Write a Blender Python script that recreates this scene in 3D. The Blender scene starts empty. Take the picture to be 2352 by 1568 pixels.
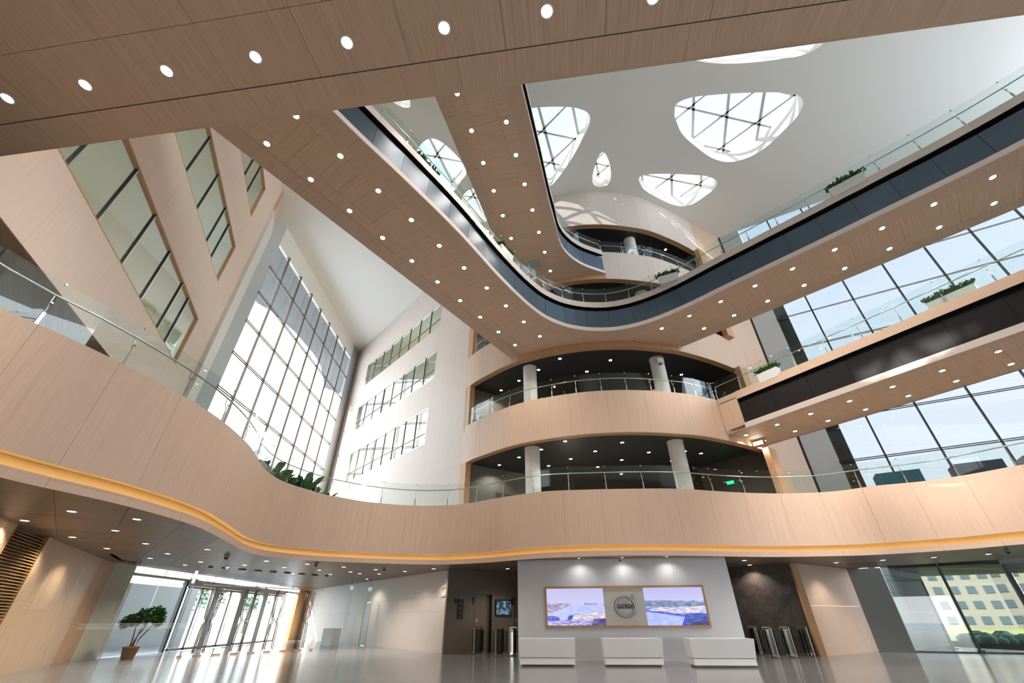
import bpy, bmesh, math, random
from mathutils import Vector, Matrix
from mathutils.geometry import tessellate_polygon
random.seed(7)
R = math.radians
C = bpy.context.scene.collection
sc = bpy.context.scene

# ------------------------------------------------------------------ camera, sky, sun, exposure
F_PX, PITCH, ROLL, EYE = 958.0, R(33.616), R(-0.188), 1.3
cr, sr = math.cos(ROLL), math.sin(ROLL)
Rv = Vector((1, 0, 0)); Uv = Vector((0, -math.sin(PITCH), math.cos(PITCH))); Fv = Vector((0, math.cos(PITCH), math.sin(PITCH)))
xa = cr*Rv + sr*Uv; ya = -sr*Rv + cr*Uv; za = -Fv
cd = bpy.data.cameras.new('camera'); cam = bpy.data.objects.new('camera', cd); C.objects.link(cam)
cd.sensor_width = 36.0; cd.lens = F_PX/2352*36; cd.clip_end = 2000
cam.matrix_world = Matrix(((xa.x, ya.x, za.x, 0), (xa.y, ya.y, za.y, 0), (xa.z, ya.z, za.z, EYE), (0, 0, 0, 1)))
sc.camera = cam

w = bpy.data.worlds.new('sky'); sc.world = w; w.use_nodes = True
nt = w.node_tree; nt.nodes.clear()
tc = nt.nodes.new('ShaderNodeTexCoord'); sep = nt.nodes.new('ShaderNodeSeparateXYZ'); ramp = nt.nodes.new('ShaderNodeValToRGB')
bg = nt.nodes.new('ShaderNodeBackground'); wo = nt.nodes.new('ShaderNodeOutputWorld')
nt.links.new(tc.outputs['Generated'], sep.inputs[0]); nt.links.new(sep.outputs['Z'], ramp.inputs[0])
nt.links.new(ramp.outputs[0], bg.inputs[0]); nt.links.new(bg.outputs[0], wo.inputs[0])
e = ramp.color_ramp.elements
e[0].position = 0.0; e[0].color = (1.0, 0.985, 0.96, 1)
e[1].position = 1.0; e[1].color = (0.56, 0.73, 0.93, 1)
m_ = e.new(0.35); m_.color = (0.90, 0.95, 1.0, 1)
bg.inputs[1].default_value = 6.2

SUN_DIR = Vector((0.516, 0.631, -0.574)).normalized()      # the way the light travels
sd = bpy.data.lights.new('sun', 'SUN'); sd.energy = 11.0; sd.angle = R(0.8); sd.color = (1, 0.94, 0.86)
so = bpy.data.objects.new('sun', sd); C.objects.link(so)
so.rotation_euler = SUN_DIR.to_track_quat('-Z', 'Y').to_euler(); so.location = (-20, -20, 40)

vs = sc.view_settings
vs.view_transform = 'Standard'; vs.look = 'None'; vs.gamma = 1; vs.use_curve_mapping = False; vs.exposure = 0.50
cy = sc.cycles
cy.transparent_max_bounces = 32; cy.max_bounces = 10; cy.diffuse_bounces = 5; cy.glossy_bounces = 5
cy.use_denoising = True; cy.sample_clamp_indirect = 8; cy.caustics_reflective = False; cy.caustics_refractive = False

LAMP_W = 92.0        # one downlight
# ------------------------------------------------------------------ levels
ZB, ZC, ZG1, ZG2 = 3.22, 3.34, 3.40, 3.60
P2, P3, P4, P5 = 5.62, 10.07, 14.52, 18.97      # parapet tops
C2, C3, C4, C5 = 8.05, 12.5, 16.93, 21.35       # bay ceilings
S3, S4, S5 = 8.33, 12.78, 17.21                 # bridge soffits
ZR = 24.5

# ------------------------------------------------------------------ measuring helpers: photo sight line -> point on a known plane
def ray(x, y):
    u, v = (x-1176)/F_PX, (y-784)/F_PX
    a, b = cr*u + sr*v, -sr*u + cr*v
    return Vector((a, math.cos(PITCH)+b*math.sin(PITCH), math.sin(PITCH)-b*math.cos(PITCH)))
def PZ(x, y, z):
    d = ray(x, y); t = (z-EYE)/d.z
    return Vector((d.x*t, d.y*t, z))
def PL(x, y, p, az):
    d = ray(x, y); n = Vector((math.cos(R(az)), -math.sin(R(az)), 0))
    t = n.dot(Vector((p[0], p[1], 0)))/n.dot(d)
    q = d*t; q.z += EYE; return q
def crom(pts, n=6):
    """smooth 3D polyline through pts (centripetal Catmull-Rom)"""
    P = [Vector(p) for p in pts]
    P = [P[0]*2-P[1]] + P + [P[-1]*2-P[-2]]
    out = []
    for i in range(1, len(P)-2):
        p0, p1, p2, p3 = P[i-1:i+3]
        t1 = max((p1-p0).length, 1e-6)**.5; t2 = t1+max((p2-p1).length, 1e-6)**.5; t3 = t2+max((p3-p2).length, 1e-6)**.5
        for k in range(n):
            t = t1+(t2-t1)*k/n
            a1 = p0*((t1-t)/t1)+p1*(t/t1); a2 = p1*((t2-t)/(t2-t1))+p2*((t-t1)/(t2-t1)); a3 = p2*((t3-t)/(t3-t2))+p3*((t-t2)/(t3-t2))
            b1 = a1*((t2-t)/t2)+a2*(t/t2); b2 = a2*((t3-t)/(t3-t1))+a3*((t-t1)/(t3-t1))
            out.append(b1*((t2-t)/(t2-t1))+b2*((t-t1)/(t2-t1)))
    out.append(P[-2]); return out
def arcs(c):
    s = [0.0]
    for a, b in zip(c, c[1:]): s.append(s[-1]+(b-a).length)
    return s
def at_s(c, s, v):
    v = min(max(v, 0), s[-1])
    lo, hi = 0, len(s)-1
    while hi-lo > 1:
        m = (lo+hi)//2
        if s[m] <= v: lo = m
        else: hi = m
    t = (v-s[lo])/max(s[hi]-s[lo], 1e-9)
    return c[lo].lerp(c[hi], t)
def resamp(c, n):
    s = arcs(c); return [at_s(c, s, s[-1]*k/n) for k in range(n+1)]
def ang(p): return math.atan2(p.x, p.y)
def at_ang(c, a):
    """point of curve c (whose bearing grows along it) at bearing a; plan position only changes"""
    best = None
    for p, q in zip(c, c[1:]):
        a0, a1 = ang(p), ang(q)
        if (a0-a)*(a1-a) <= 0 and abs(a1-a0) > 1e-9: return p.lerp(q, (a-a0)/(a1-a0))
    return c[0].copy() if abs(ang(c[0])-a) < abs(ang(c[-1])-a) else c[-1].copy()
def setz(c, z): return [Vector((p.x, p.y, z)) for p in c]
def normals(c):
    out = []
    for i in range(len(c)):
        t = c[min(i+1, len(c)-1)]-c[max(i-1, 0)]; t.z = 0; t.normalize(); out.append(Vector((-t.y, t.x, 0)))
    return out       # to the left of travel
def offset(c, d): return [p+n*d for p, n in zip(c, normals(c))]

# ------------------------------------------------------------------ materials
def lin(r, g, b):
    f = lambda v: (v/255/12.92) if v/255 <= .04045 else ((v/255+.055)/1.055)**2.4
    return (f(r), f(g), f(b), 1)
def newmat(name):
    m = bpy.data.materials.new(name); m.use_nodes = True
    return m, m.node_tree, m.node_tree.nodes['Principled BSDF']
def plain(name, col, rough=.5, metal=0, spec=.5, vary=.04, scale=3.0):
    m, t, b = newmat(name)
    b.inputs['Roughness'].default_value = rough; b.inputs['Metallic'].default_value = metal
    b.inputs['Specular IOR Level'].default_value = spec
    n = t.nodes.new('ShaderNodeTexNoise'); n.inputs['Scale'].default_value = scale; n.inputs['Detail'].default_value = 3
    tcn = t.nodes.new('ShaderNodeTexCoord'); t.links.new(tcn.outputs['Object'], n.inputs['Vector'])
    r = t.nodes.new('ShaderNodeValToRGB'); c = lin(*col)
    r.color_ramp.elements[0].color = tuple(x*(1-vary) for x in c[:3])+(1,); r.color_ramp.elements[1].color = tuple(min(1, x*(1+vary)) for x in c[:3])+(1,)
    t.links.new(n.outputs['Fac'], r.inputs[0]); t.links.new(r.outputs[0], b.inputs['Base Color'])
    return m
def wood(name, c1, c2, fine=95.0, rough=.45):
    """fine straight grain: u runs along the panel row, v along the grain"""
    m, t, b = newmat(name)
    uv = t.nodes.new('ShaderNodeUVMap'); uv.uv_map = 'UVMap'
    mp = t.nodes.new('ShaderNodeMapping'); mp.inputs['Scale'].default_value = (fine, 0.7, 1)
    n = t.nodes.new('ShaderNodeTexNoise'); n.inputs['Scale'].default_value = 1; n.inputs['Detail'].default_value = 3; n.inputs['Roughness'].default_value = .65
    t.links.new(uv.outputs[0], mp.inputs[0]); t.links.new(mp.outputs[0], n.inputs['Vector'])
    mp2 = t.nodes.new('ShaderNodeMapping'); mp2.inputs['Scale'].default_value = (9.0, .25, 1)
    n2 = t.nodes.new('ShaderNodeTexNoise'); n2.inputs['Scale'].default_value = 1; n2.inputs['Detail'].default_value = 2
    t.links.new(uv.outputs[0], mp2.inputs[0]); t.links.new(mp2.outputs[0], n2.inputs['Vector'])
    mx = t.nodes.new('ShaderNodeMath'); mx.operation = 'MULTIPLY_ADD'; mx.inputs[1].default_value = .82
    sc2 = t.nodes.new('ShaderNodeMath'); sc2.operation = 'MULTIPLY'; sc2.inputs[1].default_value = .18
    t.links.new(n2.outputs['Fac'], sc2.inputs[0]); t.links.new(n.outputs['Fac'], mx.inputs[0]); t.links.new(sc2.outputs[0], mx.inputs[2])
    r = t.nodes.new('ShaderNodeValToRGB'); r.color_ramp.elements[0].position = .36; r.color_ramp.elements[1].position = .64
    r.color_ramp.elements[0].color = lin(*c1); r.color_ramp.elements[1].color = lin(*c2)
    t.links.new(mx.outputs[0], r.inputs[0]); t.links.new(r.outputs[0], b.inputs['Base Color'])
    b.inputs['Roughness'].default_value = rough; b.inputs['Specular IOR Level'].default_value = .35
    return m
def glass(name, tint, refl=.06, ior=1.5):
    m, t, b = newmat(name); t.nodes.remove(b)
    o = t.nodes['Material Output']
    tr = t.nodes.new('ShaderNodeBsdfTransparent'); tr.inputs[0].default_value = tint+(1,)
    gl = t.nodes.new('ShaderNodeBsdfGlossy'); gl.inputs['Roughness'].default_value = 0.0; gl.inputs[0].default_value = (.95, .98, 1, 1)
    lw = t.nodes.new('ShaderNodeLayerWeight'); lw.inputs[0].default_value = .5
    fr = t.nodes.new('ShaderNodeMath'); fr.operation = 'POWER'; fr.inputs[1].default_value = 5.0; t.links.new(lw.outputs['Facing'], fr.inputs[0])
    ad = t.nodes.new('ShaderNodeMath'); ad.operation = 'ADD'; ad.use_clamp = True; ad.inputs[1].default_value = refl
    mx = t.nodes.new('ShaderNodeMixShader')
    t.links.new(fr.outputs[0], ad.inputs[0]); t.links.new(ad.outputs[0], mx.inputs[0]); t.links.new(tr.outputs[0], mx.inputs[1]); t.links.new(gl.outputs[0], mx.inputs[2])
    t.links.new(mx.outputs[0], o.inputs[0]); return m
def emit(name, col, st):
    m, t, b = newmat(name); b.inputs['Base Color'].default_value = col+(1,)
    b.inputs['Emission Color'].default_value = col+(1,); b.inputs['Emission Strength'].default_value = st
    return m
M = {}
M['wood'] = wood('light_oak_panel', (207, 178, 156), (222, 196, 175))
M['wood_pale'] = wood('daylit_oak_panel', (212, 201, 193), (222, 212, 205))  # lighter copy of the oak, daylight on the walls put into its colour
M['wood_soffit'] = wood('soffit_oak_panel', (208, 178, 150), (232, 204, 178), fine=60, rough=.55)
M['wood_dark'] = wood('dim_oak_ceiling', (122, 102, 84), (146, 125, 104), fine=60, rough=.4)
M['wood_mid'] = wood('left_wall_lit_oak', (236, 212, 196), (246, 226, 212))  # lighter copy of the oak, making up for missing light on the left wall
M['wood_rear'] = wood('rear_wall_daylit_oak', (214, 198, 186), (224, 210, 199))  # same oak as the bays, daylight on the rear wall put into the colour
M['wood_edge'] = wood('oak_edge', (196, 152, 112), (206, 164, 124))
M['backing'] = plain('panel_backing', (124, 104, 86), .8)
M['wood_tan'] = wood('tan_veneer', (196, 164, 126), (214, 184, 148), fine=14)
M['white'] = plain('white_paint', (232, 231, 228), .6, vary=.01)
M['ceil'] = plain('ceiling_paint', (243, 240, 232), .7, vary=.008)
M['reception'] = plain('white_stone', (226, 228, 232), .35, vary=.02)
M['desk'] = plain('white_acrylic', (236, 238, 241), .3, vary=.01)
M['grey_wall'] = plain('grey_panel', (112, 112, 106), .5)
M['grey_light'] = plain('light_grey_panel', (196, 201, 205), .45)
M['dark_ceil'] = plain('charcoal_ceiling', (48, 49, 52), .45)
M['dark_wall'] = plain('charcoal_wall', (72, 66, 62), .35)
M['lobby'] = plain('taupe_wall', (118, 106, 96), .45)
M['lobby_door'] = plain('bronze_lift_door', (128, 112, 96), .3, metal=.4)
M['black'] = plain('black_panel_sky_tint', (74, 92, 112), .34, metal=.4, spec=.8, vary=.1, scale=1.2)  # blue-grey base stands in for sky reflected in the black panels
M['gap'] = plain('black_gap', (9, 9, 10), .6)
M['gold'] = plain('gold_cove_paint', (226, 190, 124), .5, vary=.02)
M['steel'] = plain('brushed_steel', (205, 204, 200), .28, metal=.9)
M['mullion'] = plain('dark_mullion', (52, 54, 56), .4, metal=.3)
M['mull_light'] = plain('bronze_mullion', (122, 108, 98), .4, metal=.3)
M['glass'] = glass('clear_glass', (.97, .985, .98), .008)
M['glass_outer'] = glass('outer_entrance_glass', (.72, .75, .76), .03)
M['glass_rail'] = glass('railing_glass', (.93, .975, .965), .03)
M['glass_win'] = glass('window_glass', (.86, .93, .89), .17)
M['glass_sky'] = glass('tinted_skylight_glass', (.17, .18, .192), .02)
M['glass_front'] = glass('clear_facade_glass', (.72, .73, .735), .03)
M['glass_right'] = glass('tinted_facade_glass', (.325, .34, .355), .06)
M['room_wall'] = plain('room_wall', (204, 198, 182), .6)
M['lip'] = plain('pale_lip', (232, 220, 212), .5, vary=.01)
M['glass_dark'] = glass('smoked_glass', (.62, .64, .62), .03)
M['glass_ground'] = glass('ground_tinted_glass', (.52, .56, .56), .05)
M['pot'] = plain('terracotta_glaze', (150, 108, 66), .35)
M['soil'] = plain('soil', (60, 45, 32), .9)
M['bark'] = plain('bark', (120, 96, 74), .8)
M['leaf'] = plain('leaf_green', (62, 104, 48), .45, vary=.5, scale=9)
M['leaf_dark'] = plain('leaf_dark', (74, 124, 76), .4, vary=.4, scale=7)
M['grass'] = plain('lawn', (150, 146, 84), .9, vary=.15, scale=.8)
M['hedge'] = plain('hedge_green', (70, 108, 84), .8, vary=.3, scale=4)
M['paving'] = plain('pale_paving', (196, 200, 206), .7, vary=.06, scale=1)
M['asphalt'] = plain('blue_grey_paving', (112, 124, 140), .7, vary=.05, scale=1)
M['teal'] = plain('teal_fabric', (22, 78, 98), .8, vary=.15, scale=6)
M['navy'] = plain('navy_leather', (26, 32, 62), .15, spec=.8, vary=.1)
M['trough'] = plain('white_trough', (222, 226, 228), .5, vary=.01)
M['emblem'] = plain('brushed_silver', (168, 174, 178), .35, metal=.5)
M['putty'] = plain('putty_panel', (214, 211, 202), .5)
M['plate'] = plain('black_plate', (16, 18, 22), .3)
M['grille'] = plain('vent_grey', (150, 158, 160), .5)
M['lens'] = emit('lamp_lens', (1.0, .86, .70), 9.0)
M['strip'] = emit('cove_led', (1.0, .90, .74), 4.0)
M['green_sign'] = emit('exit_green', (.02, .8, .25), 1.5)
M['stone_block'] = plain('exterior_stone', (176, 180, 174), .8, vary=.12, scale=2)
M['tower'] = plain('pale_building', (150, 142, 130), .8, vary=.05)
M['tower_win'] = plain('building_window', (84, 96, 104), .3)
M['turn'] = plain('bronze_steel', (118, 100, 84), .3, metal=.7)

def floor_mat():
    m, t, b = newmat('polished_grey_stone')
    tcn = t.nodes.new('ShaderNodeTexCoord')
    n = t.nodes.new('ShaderNodeTexNoise'); n.inputs['Scale'].default_value = 1.6; n.inputs['Detail'].default_value = 4; n.inputs['Distortion'].default_value = .2
    t.links.new(tcn.outputs['Object'], n.inputs['Vector'])
    r = t.nodes.new('ShaderNodeValToRGB'); r.color_ramp.elements[0].position = .35; r.color_ramp.elements[1].position = .7
    r.color_ramp.elements[0].color = lin(122, 123, 124); r.color_ramp.elements[1].color = lin(146, 146, 146)
    t.links.new(n.outputs['Fac'], r.inputs[0])
    br = t.nodes.new('ShaderNodeTexBrick'); br.offset = 0
    br.inputs['Scale'].default_value = 1; br.inputs['Brick Width'].default_value = 1.2; br.inputs['Row Height'].default_value = 1.2
    br.inputs['Mortar Size'].default_value = .006; br.inputs['Color1'].default_value = (1, 1, 1, 1); br.inputs['Color2'].default_value = (.93, .93, .93, 1); br.inputs['Mortar'].default_value = (.6, .6, .6, 1)
    t.links.new(tcn.outputs['Object'], br.inputs['Vector'])
    mx = t.nodes.new('ShaderNodeMix'); mx.data_type = 'RGBA'; mx.blend_type = 'MULTIPLY'; mx.inputs[0].default_value = 1
    t.links.new(r.outputs[0], mx.inputs[6]); t.links.new(br.outputs['Color'], mx.inputs[7]); t.links.new(mx.outputs[2], b.inputs['Base Color'])
    b.inputs['Roughness'].default_value = .17; b.inputs['Specular IOR Level'].default_value = .7
    return m
M['floor'] = floor_mat()
def stone_mat():
    m, t, b = newmat('dark_slate_wall')
    tcn = t.nodes.new('ShaderNodeTexCoord'); n = t.nodes.new('ShaderNodeTexNoise'); n.inputs['Scale'].default_value = 2.2; n.inputs['Detail'].default_value = 9; n.inputs['Roughness'].default_value = .75
    t.links.new(tcn.outputs['Object'], n.inputs['Vector'])
    r = t.nodes.new('ShaderNodeValToRGB'); r.color_ramp.elements[0].position = .38; r.color_ramp.elements[1].position = .72
    r.color_ramp.elements[0].color = lin(46, 40, 36); r.color_ramp.elements[1].color = lin(96, 84, 76)
    t.links.new(n.outputs['Fac'], r.inputs[0]); t.links.new(r.outputs[0], b.inputs['Base Color']); b.inputs['Roughness'].default_value = .55
    return m
M['slate'] = stone_mat()

# ------------------------------------------------------------------ object helpers
def tag(o, label=None, cat=None, group=None, kind=None):
    if label: o['label'] = label
    if cat: o['category'] = cat
    if group: o['group'] = group
    if kind: o['kind'] = kind
    return o
def empty(name, label, cat, loc=(0, 0, 0), rz=0, group=None, kind=None):
    o = bpy.data.objects.new(name, None); C.objects.link(o); o.location = loc; o.rotation_euler = (0, 0, rz); o.empty_display_size = .2
    return tag(o, label, cat, group, kind)
def mobj(name, verts, faces, mat, parent=None, uvs=None, smooth=False):
    me = bpy.data.meshes.new(name); me.from_pydata([tuple(v) for v in verts], [], faces); me.materials.append(mat)
    if uvs:
        l = me.uv_layers.new(name='UVMap')
        for poly in me.polygons:
            for li, vi in zip(poly.loop_indices, poly.vertices): l.data[li].uv = uvs[vi]
    if smooth:
        for p in me.polygons: p.use_smooth = True
    o = bpy.data.objects.new(name, me); C.objects.link(o)
    if parent: o.parent = parent
    return o
class MB:
    def __init__(s): s.v = []; s.f = []; s.uv = []
    def add(s, vs, fs, uvs=None):
        k = len(s.v); s.v += [Vector(v) for v in vs]; s.f += [tuple(i+k for i in f) for f in fs]
        s.uv += uvs if uvs else [(v[0]+v[1], v[2]) for v in vs]
    def box(s, c, size, rz=0, rx=0):
        m = Matrix.Translation(Vector(c)) @ Matrix.Rotation(rz, 4, 'Z') @ Matrix.Rotation(rx, 4, 'X')
        x, y, z = size[0]/2, size[1]/2, size[2]/2
        vs = [(-x, -y, -z), (x, -y, -z), (x, y, -z), (-x, y, -z), (-x, -y, z), (x, -y, z), (x, y, z), (-x, y, z)]
        uv = [(v[0]+v[1], v[2]) for v in vs]
        s.add([m @ Vector(v) for v in vs], [(0, 3, 2, 1), (4, 5, 6, 7), (0, 1, 5, 4), (1, 2, 6, 5), (2, 3, 7, 6), (3, 0, 4, 7)], uv); return s
    def tube(s, pts, r, n=8, taper=None):
        pts = [Vector(p) for p in pts]; k0 = len(s.v)
        up = Vector((0, 0, 1))
        for i, p in enumerate(pts):
            t = (pts[min(i+1, len(pts)-1)]-pts[max(i-1, 0)]).normalized()
            a = t.cross(up) if abs(t.z) < .95 else t.cross(Vector((1, 0, 0)))
            a.normalize(); b = t.cross(a)
            rr = r if taper is None else r*(1+(taper-1)*i/(len(pts)-1))
            for j in range(n):
                q = 2*math.pi*j/n; s.v.append(p+a*math.cos(q)*rr+b*math.sin(q)*rr); s.uv.append((j/n, i))
        for i in range(len(pts)-1):
            for j in range(n):
                a0 = k0+i*n+j; a1 = k0+i*n+(j+1) % n; s.f.append((a0, a1, a1+n, a0+n))
        s.f.append(tuple(k0+j for j in range(n))[::-1]); s.f.append(tuple(k0+(len(pts)-1)*n+j for j in range(n))); return s
    def lathe(s, prof, n=24, c=(0, 0, 0)):
        k0 = len(s.v)
        for (r, z) in prof:
            for j in range(n):
                q = 2*math.pi*j/n; s.v.append(Vector((c[0]+r*math.cos(q), c[1]+r*math.sin(q), c[2]+z))); s.uv.append((j/n, z))
        for i in range(len(prof)-1):
            for j in range(n):
                a0 = k0+i*n+j; a1 = k0+i*n+(j+1) % n; s.f.append((a0, a1, a1+n, a0+n))
        return s
    def build(s, name, mat, parent=None, smooth=False): return mobj(name, s.v, s.f, mat, parent, s.uv, smooth)

def wallbox(p, q, z0, z1, th, mb=None, u0=0.0):
    """vertical slab from plan point p to q; thickness th to the left of travel"""
    mb = mb or MB(); p = Vector((p[0], p[1], 0)); q = Vector((q[0], q[1], 0)); t = (q-p); L = t.length; t.normalize(); n = Vector((-t.y, t.x, 0))*th
    a, b, c, d = p, q, q+n, p+n; Z0, Z1 = Vector((0, 0, z0)), Vector((0, 0, z1))
    vs = [a+Z0, b+Z0, c+Z0, d+Z0, a+Z1, b+Z1, c+Z1, d+Z1]
    uv = [(u0, z0), (u0+L, z0), (u0+L, z0), (u0, z0), (u0, z1), (u0+L, z1), (u0+L, z1), (u0, z1)]
    mb.add(vs, [(0, 3, 2, 1), (4, 5, 6, 7), (0, 1, 5, 4), (1, 2, 6, 5), (2, 3, 7, 6), (3, 0, 4, 7)], uv); return mb

def strip_panels(lo, hi, n, name, mat, parent, th=.02, gap=.006, sub=4, inward=1, smooth=True):
    """lo, hi: matched 3D curves; n panels between them, each its own mesh with thickness"""
    s = arcs(lo); sh = arcs(hi); tot = s[-1]; out = []
    # matched sampling by index fraction along lo
    fr = [v/tot for v in s]; frh = fr
    def pt(c, f):
        lo_, hi_ = 0, len(fr)-1
        while hi_-lo_ > 1:
            m = (lo_+hi_)//2
            if fr[m] <= f: lo_ = m
            else: hi_ = m
        t = (f-fr[lo_])/max(fr[hi_]-fr[lo_], 1e-9); return c[lo_].lerp(c[hi_], t)
    g = gap/tot/2
    for k in range(n):
        f0, f1 = k/n+g, (k+1)/n-g
        vs, fs, uv = [], [], []
        for j in range(sub+1):
            f = f0+(f1-f0)*j/sub; a = pt(lo, f); b = pt(hi, f)
            fa, fb = pt(lo, max(0, f-.002)), pt(lo, min(1, f+.002)); t = (fb-fa); t.normalize()
            nn = t.cross((b-a).normalized()); nn.normalize(); nn *= th*inward
            h = (b-a).length
            vs += [a, b, b+nn, a+nn]; uv += [(f*tot, 0), (f*tot, h), (f*tot, h), (f*tot, 0)]
        for j in range(sub):
            a = j*4; b = a+4
            for q in range(4): fs.append((a+q, b+q, b+(q+1) % 4, a+(q+1) % 4))
        fs += [(0, 1, 2, 3)[::-1], (sub*4, sub*4+1, sub*4+2, sub*4+3)]
        out.append(mobj(name, vs, fs, mat, parent, uv, False))
    return out

def poly_prism(name, poly, z0, z1, mat, parent=None):
    """flat polygon (may be concave) between two heights"""
    P = [Vector((p[0], p[1], 0)) for p in poly]; P = [p for i, p in enumerate(P) if (p-P[i-1]).length > 1e-4]; n = len(P)
    tris = tessellate_polygon([P])
    V = [(p.x, p.y, z0) for p in P]+[(p.x, p.y, z1) for p in P]
    F = [tuple(t) for t in tris]+[tuple(i+n for i in t[::-1]) for t in tris]+[(i, (i+1) % n, (i+1) % n+n, i+n) for i in range(n)]
    return mobj(name, V, F, mat, parent, [(v[0], v[1]) for v in V])

def tile_panels(poly, z, th, du, dv, az, origin, name, mat, parent, gap=.008, limit=300, clip=None):
    """cut a flat region into panels along two directions (bearing az deg) and build each as its own piece hanging under z"""
    bm = bmesh.new(); f = bm.faces.new([bm.verts.new((p[0], p[1], 0)) for p in poly]); bm.normal_update()
    t = Vector((math.sin(R(az)), math.cos(R(az)), 0)); n = Vector((t.y, -t.x, 0)); O = Vector((origin[0], origin[1], 0))
    for d, step in ((t, du), (n, dv)):
        vals = [(Vector((p[0], p[1], 0))-O).dot(d) for p in poly]
        k = math.floor(min(vals)/step)+1
        while k*step < max(vals):
            bmesh.ops.bisect_plane(bm, geom=bm.verts[:]+bm.edges[:]+bm.faces[:], plane_co=O+d*k*step, plane_no=d); k += 1
    fl = []
    for f in bm.faces:
        c = f.calc_center_median()
        if f.calc_area() < .02: continue
        fl.append((c.length, [v.co.copy() for v in f.verts], c))
    fl.sort(key=lambda q: q[0]); rest = MB()
    for i, (dd, vs, c) in enumerate(fl):
        su = max(.01, max((v-c).length for v in vs)); 
        ins = []
        for v in vs:
            w_ = v-c; a, b = w_.dot(t), w_.dot(n)
            a -= math.copysign(min(gap/2, abs(a)), a); b -= math.copysign(min(gap/2, abs(b)), b)
            ins.append(c+t*a+n*b)
        m = len(ins)
        V = [Vector((v.x, v.y, z)) for v in ins]+[Vector((v.x, v.y, z+th)) for v in ins]
        jit = 7.3*((i*37) % 11)
        uv = [((v-O).dot(t), (v-O).dot(n)+jit) for v in ins]*2
        Fs = [tuple(range(m))[::-1], tuple(range(m, 2*m))]+[(k, (k+1) % m, (k+1) % m+m, k+m) for k in range(m)]
        if i < limit: mobj(name, V, Fs, mat, parent, uv)
        else: rest.add(V, Fs, uv)
    if rest.v: tag(rest.build(name+'_field', mat, parent), kind='stuff')
    bm.free()

def face_uv_wood(o, su=1, sv=1): pass

def copy_tree(o, parent=None):
    c = o.copy(); C.objects.link(c); c.parent = parent
    for ch in list(o.children): copy_tree(ch, c)
    return c

# ------------------------------------------------------------------ downlights
def make_downlight(label, group):
    t = empty('downlight', label, 'downlight', group=group)
    MB().lathe([(.062, .0), (.085, -.004), (.088, .0), (.088, .006), (.062, .006)], 20).build('trim_ring', M['white'], t, True)
    mb = MB(); mb.lathe([(.0001, -.001), (.068, -.001)], 20); mb.build('lens', M['lens'], t)
    ld = bpy.data.lights.get('downlight_lamp')
    if not ld:
        ld = bpy.data.lights.new('downlight_lamp', 'SPOT'); ld.energy = LAMP_W; ld.spot_size = R(130); ld.spot_blend = .6; ld.color = (1, .89, .78); ld.shadow_soft_size = .06
    l = bpy.data.objects.new('lamp', ld); C.objects.link(l); l.parent = t; l.location = (0, 0, -.03)
    return t
DL = make_downlight('x', 'y'); used = [False]
ORD = 'first second third fourth fifth sixth seventh eighth ninth tenth eleventh twelfth thirteenth fourteenth fifteenth sixteenth seventeenth eighteenth nineteenth twentieth'.split()
ORD += ['twenty-'+o for o in ORD[:9]]
def downlights(pts, z, what, group, scale=1.2, frm='from the left'):
    """pts in the order in which the label counts them"""
    for i, (x, y) in enumerate(pts):
        p = PZ(x, y, z); o = DL if not used[0] else copy_tree(DL); used[0] = True
        o.location = (p.x, p.y, z-.004); o.scale = (scale,)*3
        tag(o, '%s, %s %s' % (what, ORD[i], frm) if len(pts) > 1 else what, 'downlight', group)

# ------------------------------------------------------------------ railings
def balustrade(curve, n, label, side=1, gh=.95, rh=.72, post_every=1):
    """glass panels on the parapet line with steel posts on the walkway side (side=+1: left of travel)"""
    t = empty('balustrade', label, 'balustrade')
    inn = offset(curve, .07*side); s = arcs(inn); tot = s[-1]; z = curve[0].z
    rail = setz(offset(curve, .19*side), z+rh)
    MB().tube(resamp(rail, max(12, n*2)), .021, 8).build('handrail', M['steel'], t, True)
    for k in range(n):
        a = at_s(inn, s, tot*k/n+.012); b = at_s(inn, s, tot*(k+1)/n-.012); m = at_s(inn, s, tot*(k+.5)/n)
        mb = MB(); wallbox(a, m, z-.02, z+gh, .012, mb); wallbox(m, b, z-.02, z+gh, .012, mb)
        if abs((m-a).normalized().dot((b-m).normalized())) > .9999: mb = wallbox(a, b, z-.02, z+gh, .012)
        mb.build('glass_panel', M['glass_rail'], t)
    for k in range(n+1):
        p = at_s(inn, s, tot*k/n); q = at_s(inn, s, min(tot, tot*k/n+.01)); q0 = at_s(inn, s, max(0, tot*k/n-.01)); tt = (q-q0).normalized(); nn = Vector((-tt.y, tt.x, 0))*side
        a = math.atan2(tt.y, tt.x); mb = MB()
        mb.box(p+nn*.03+Vector((0, 0, .20-.3+.1)), (.05, .014, .60), a)
        mb.tube([p+nn*.03+Vector((0, 0, .28)), p+nn*.045+Vector((0, 0, .42)), p+nn*.10+Vector((0, 0, .52)), p+nn*.12+Vector((0, 0, rh))], .011, 6)
        mb.box(p+nn*.02+Vector((0, 0, .50)), (.03, .05, .03), a); mb.box(p+Vector((0, 0, gh-.02)), (.04, .03, .04), a)
        mb.build('post', M['steel'], t)
    return t
def far_edge(curve, d): return offset(curve, d)

# =================================================================== STRUCTURE
tag(MB().box((4, 16, -.1), (66, 70, .2)).build('floor', M['floor']), 'polished grey stone floor of the atrium reflecting the doors and desks', kind='structure')

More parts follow.
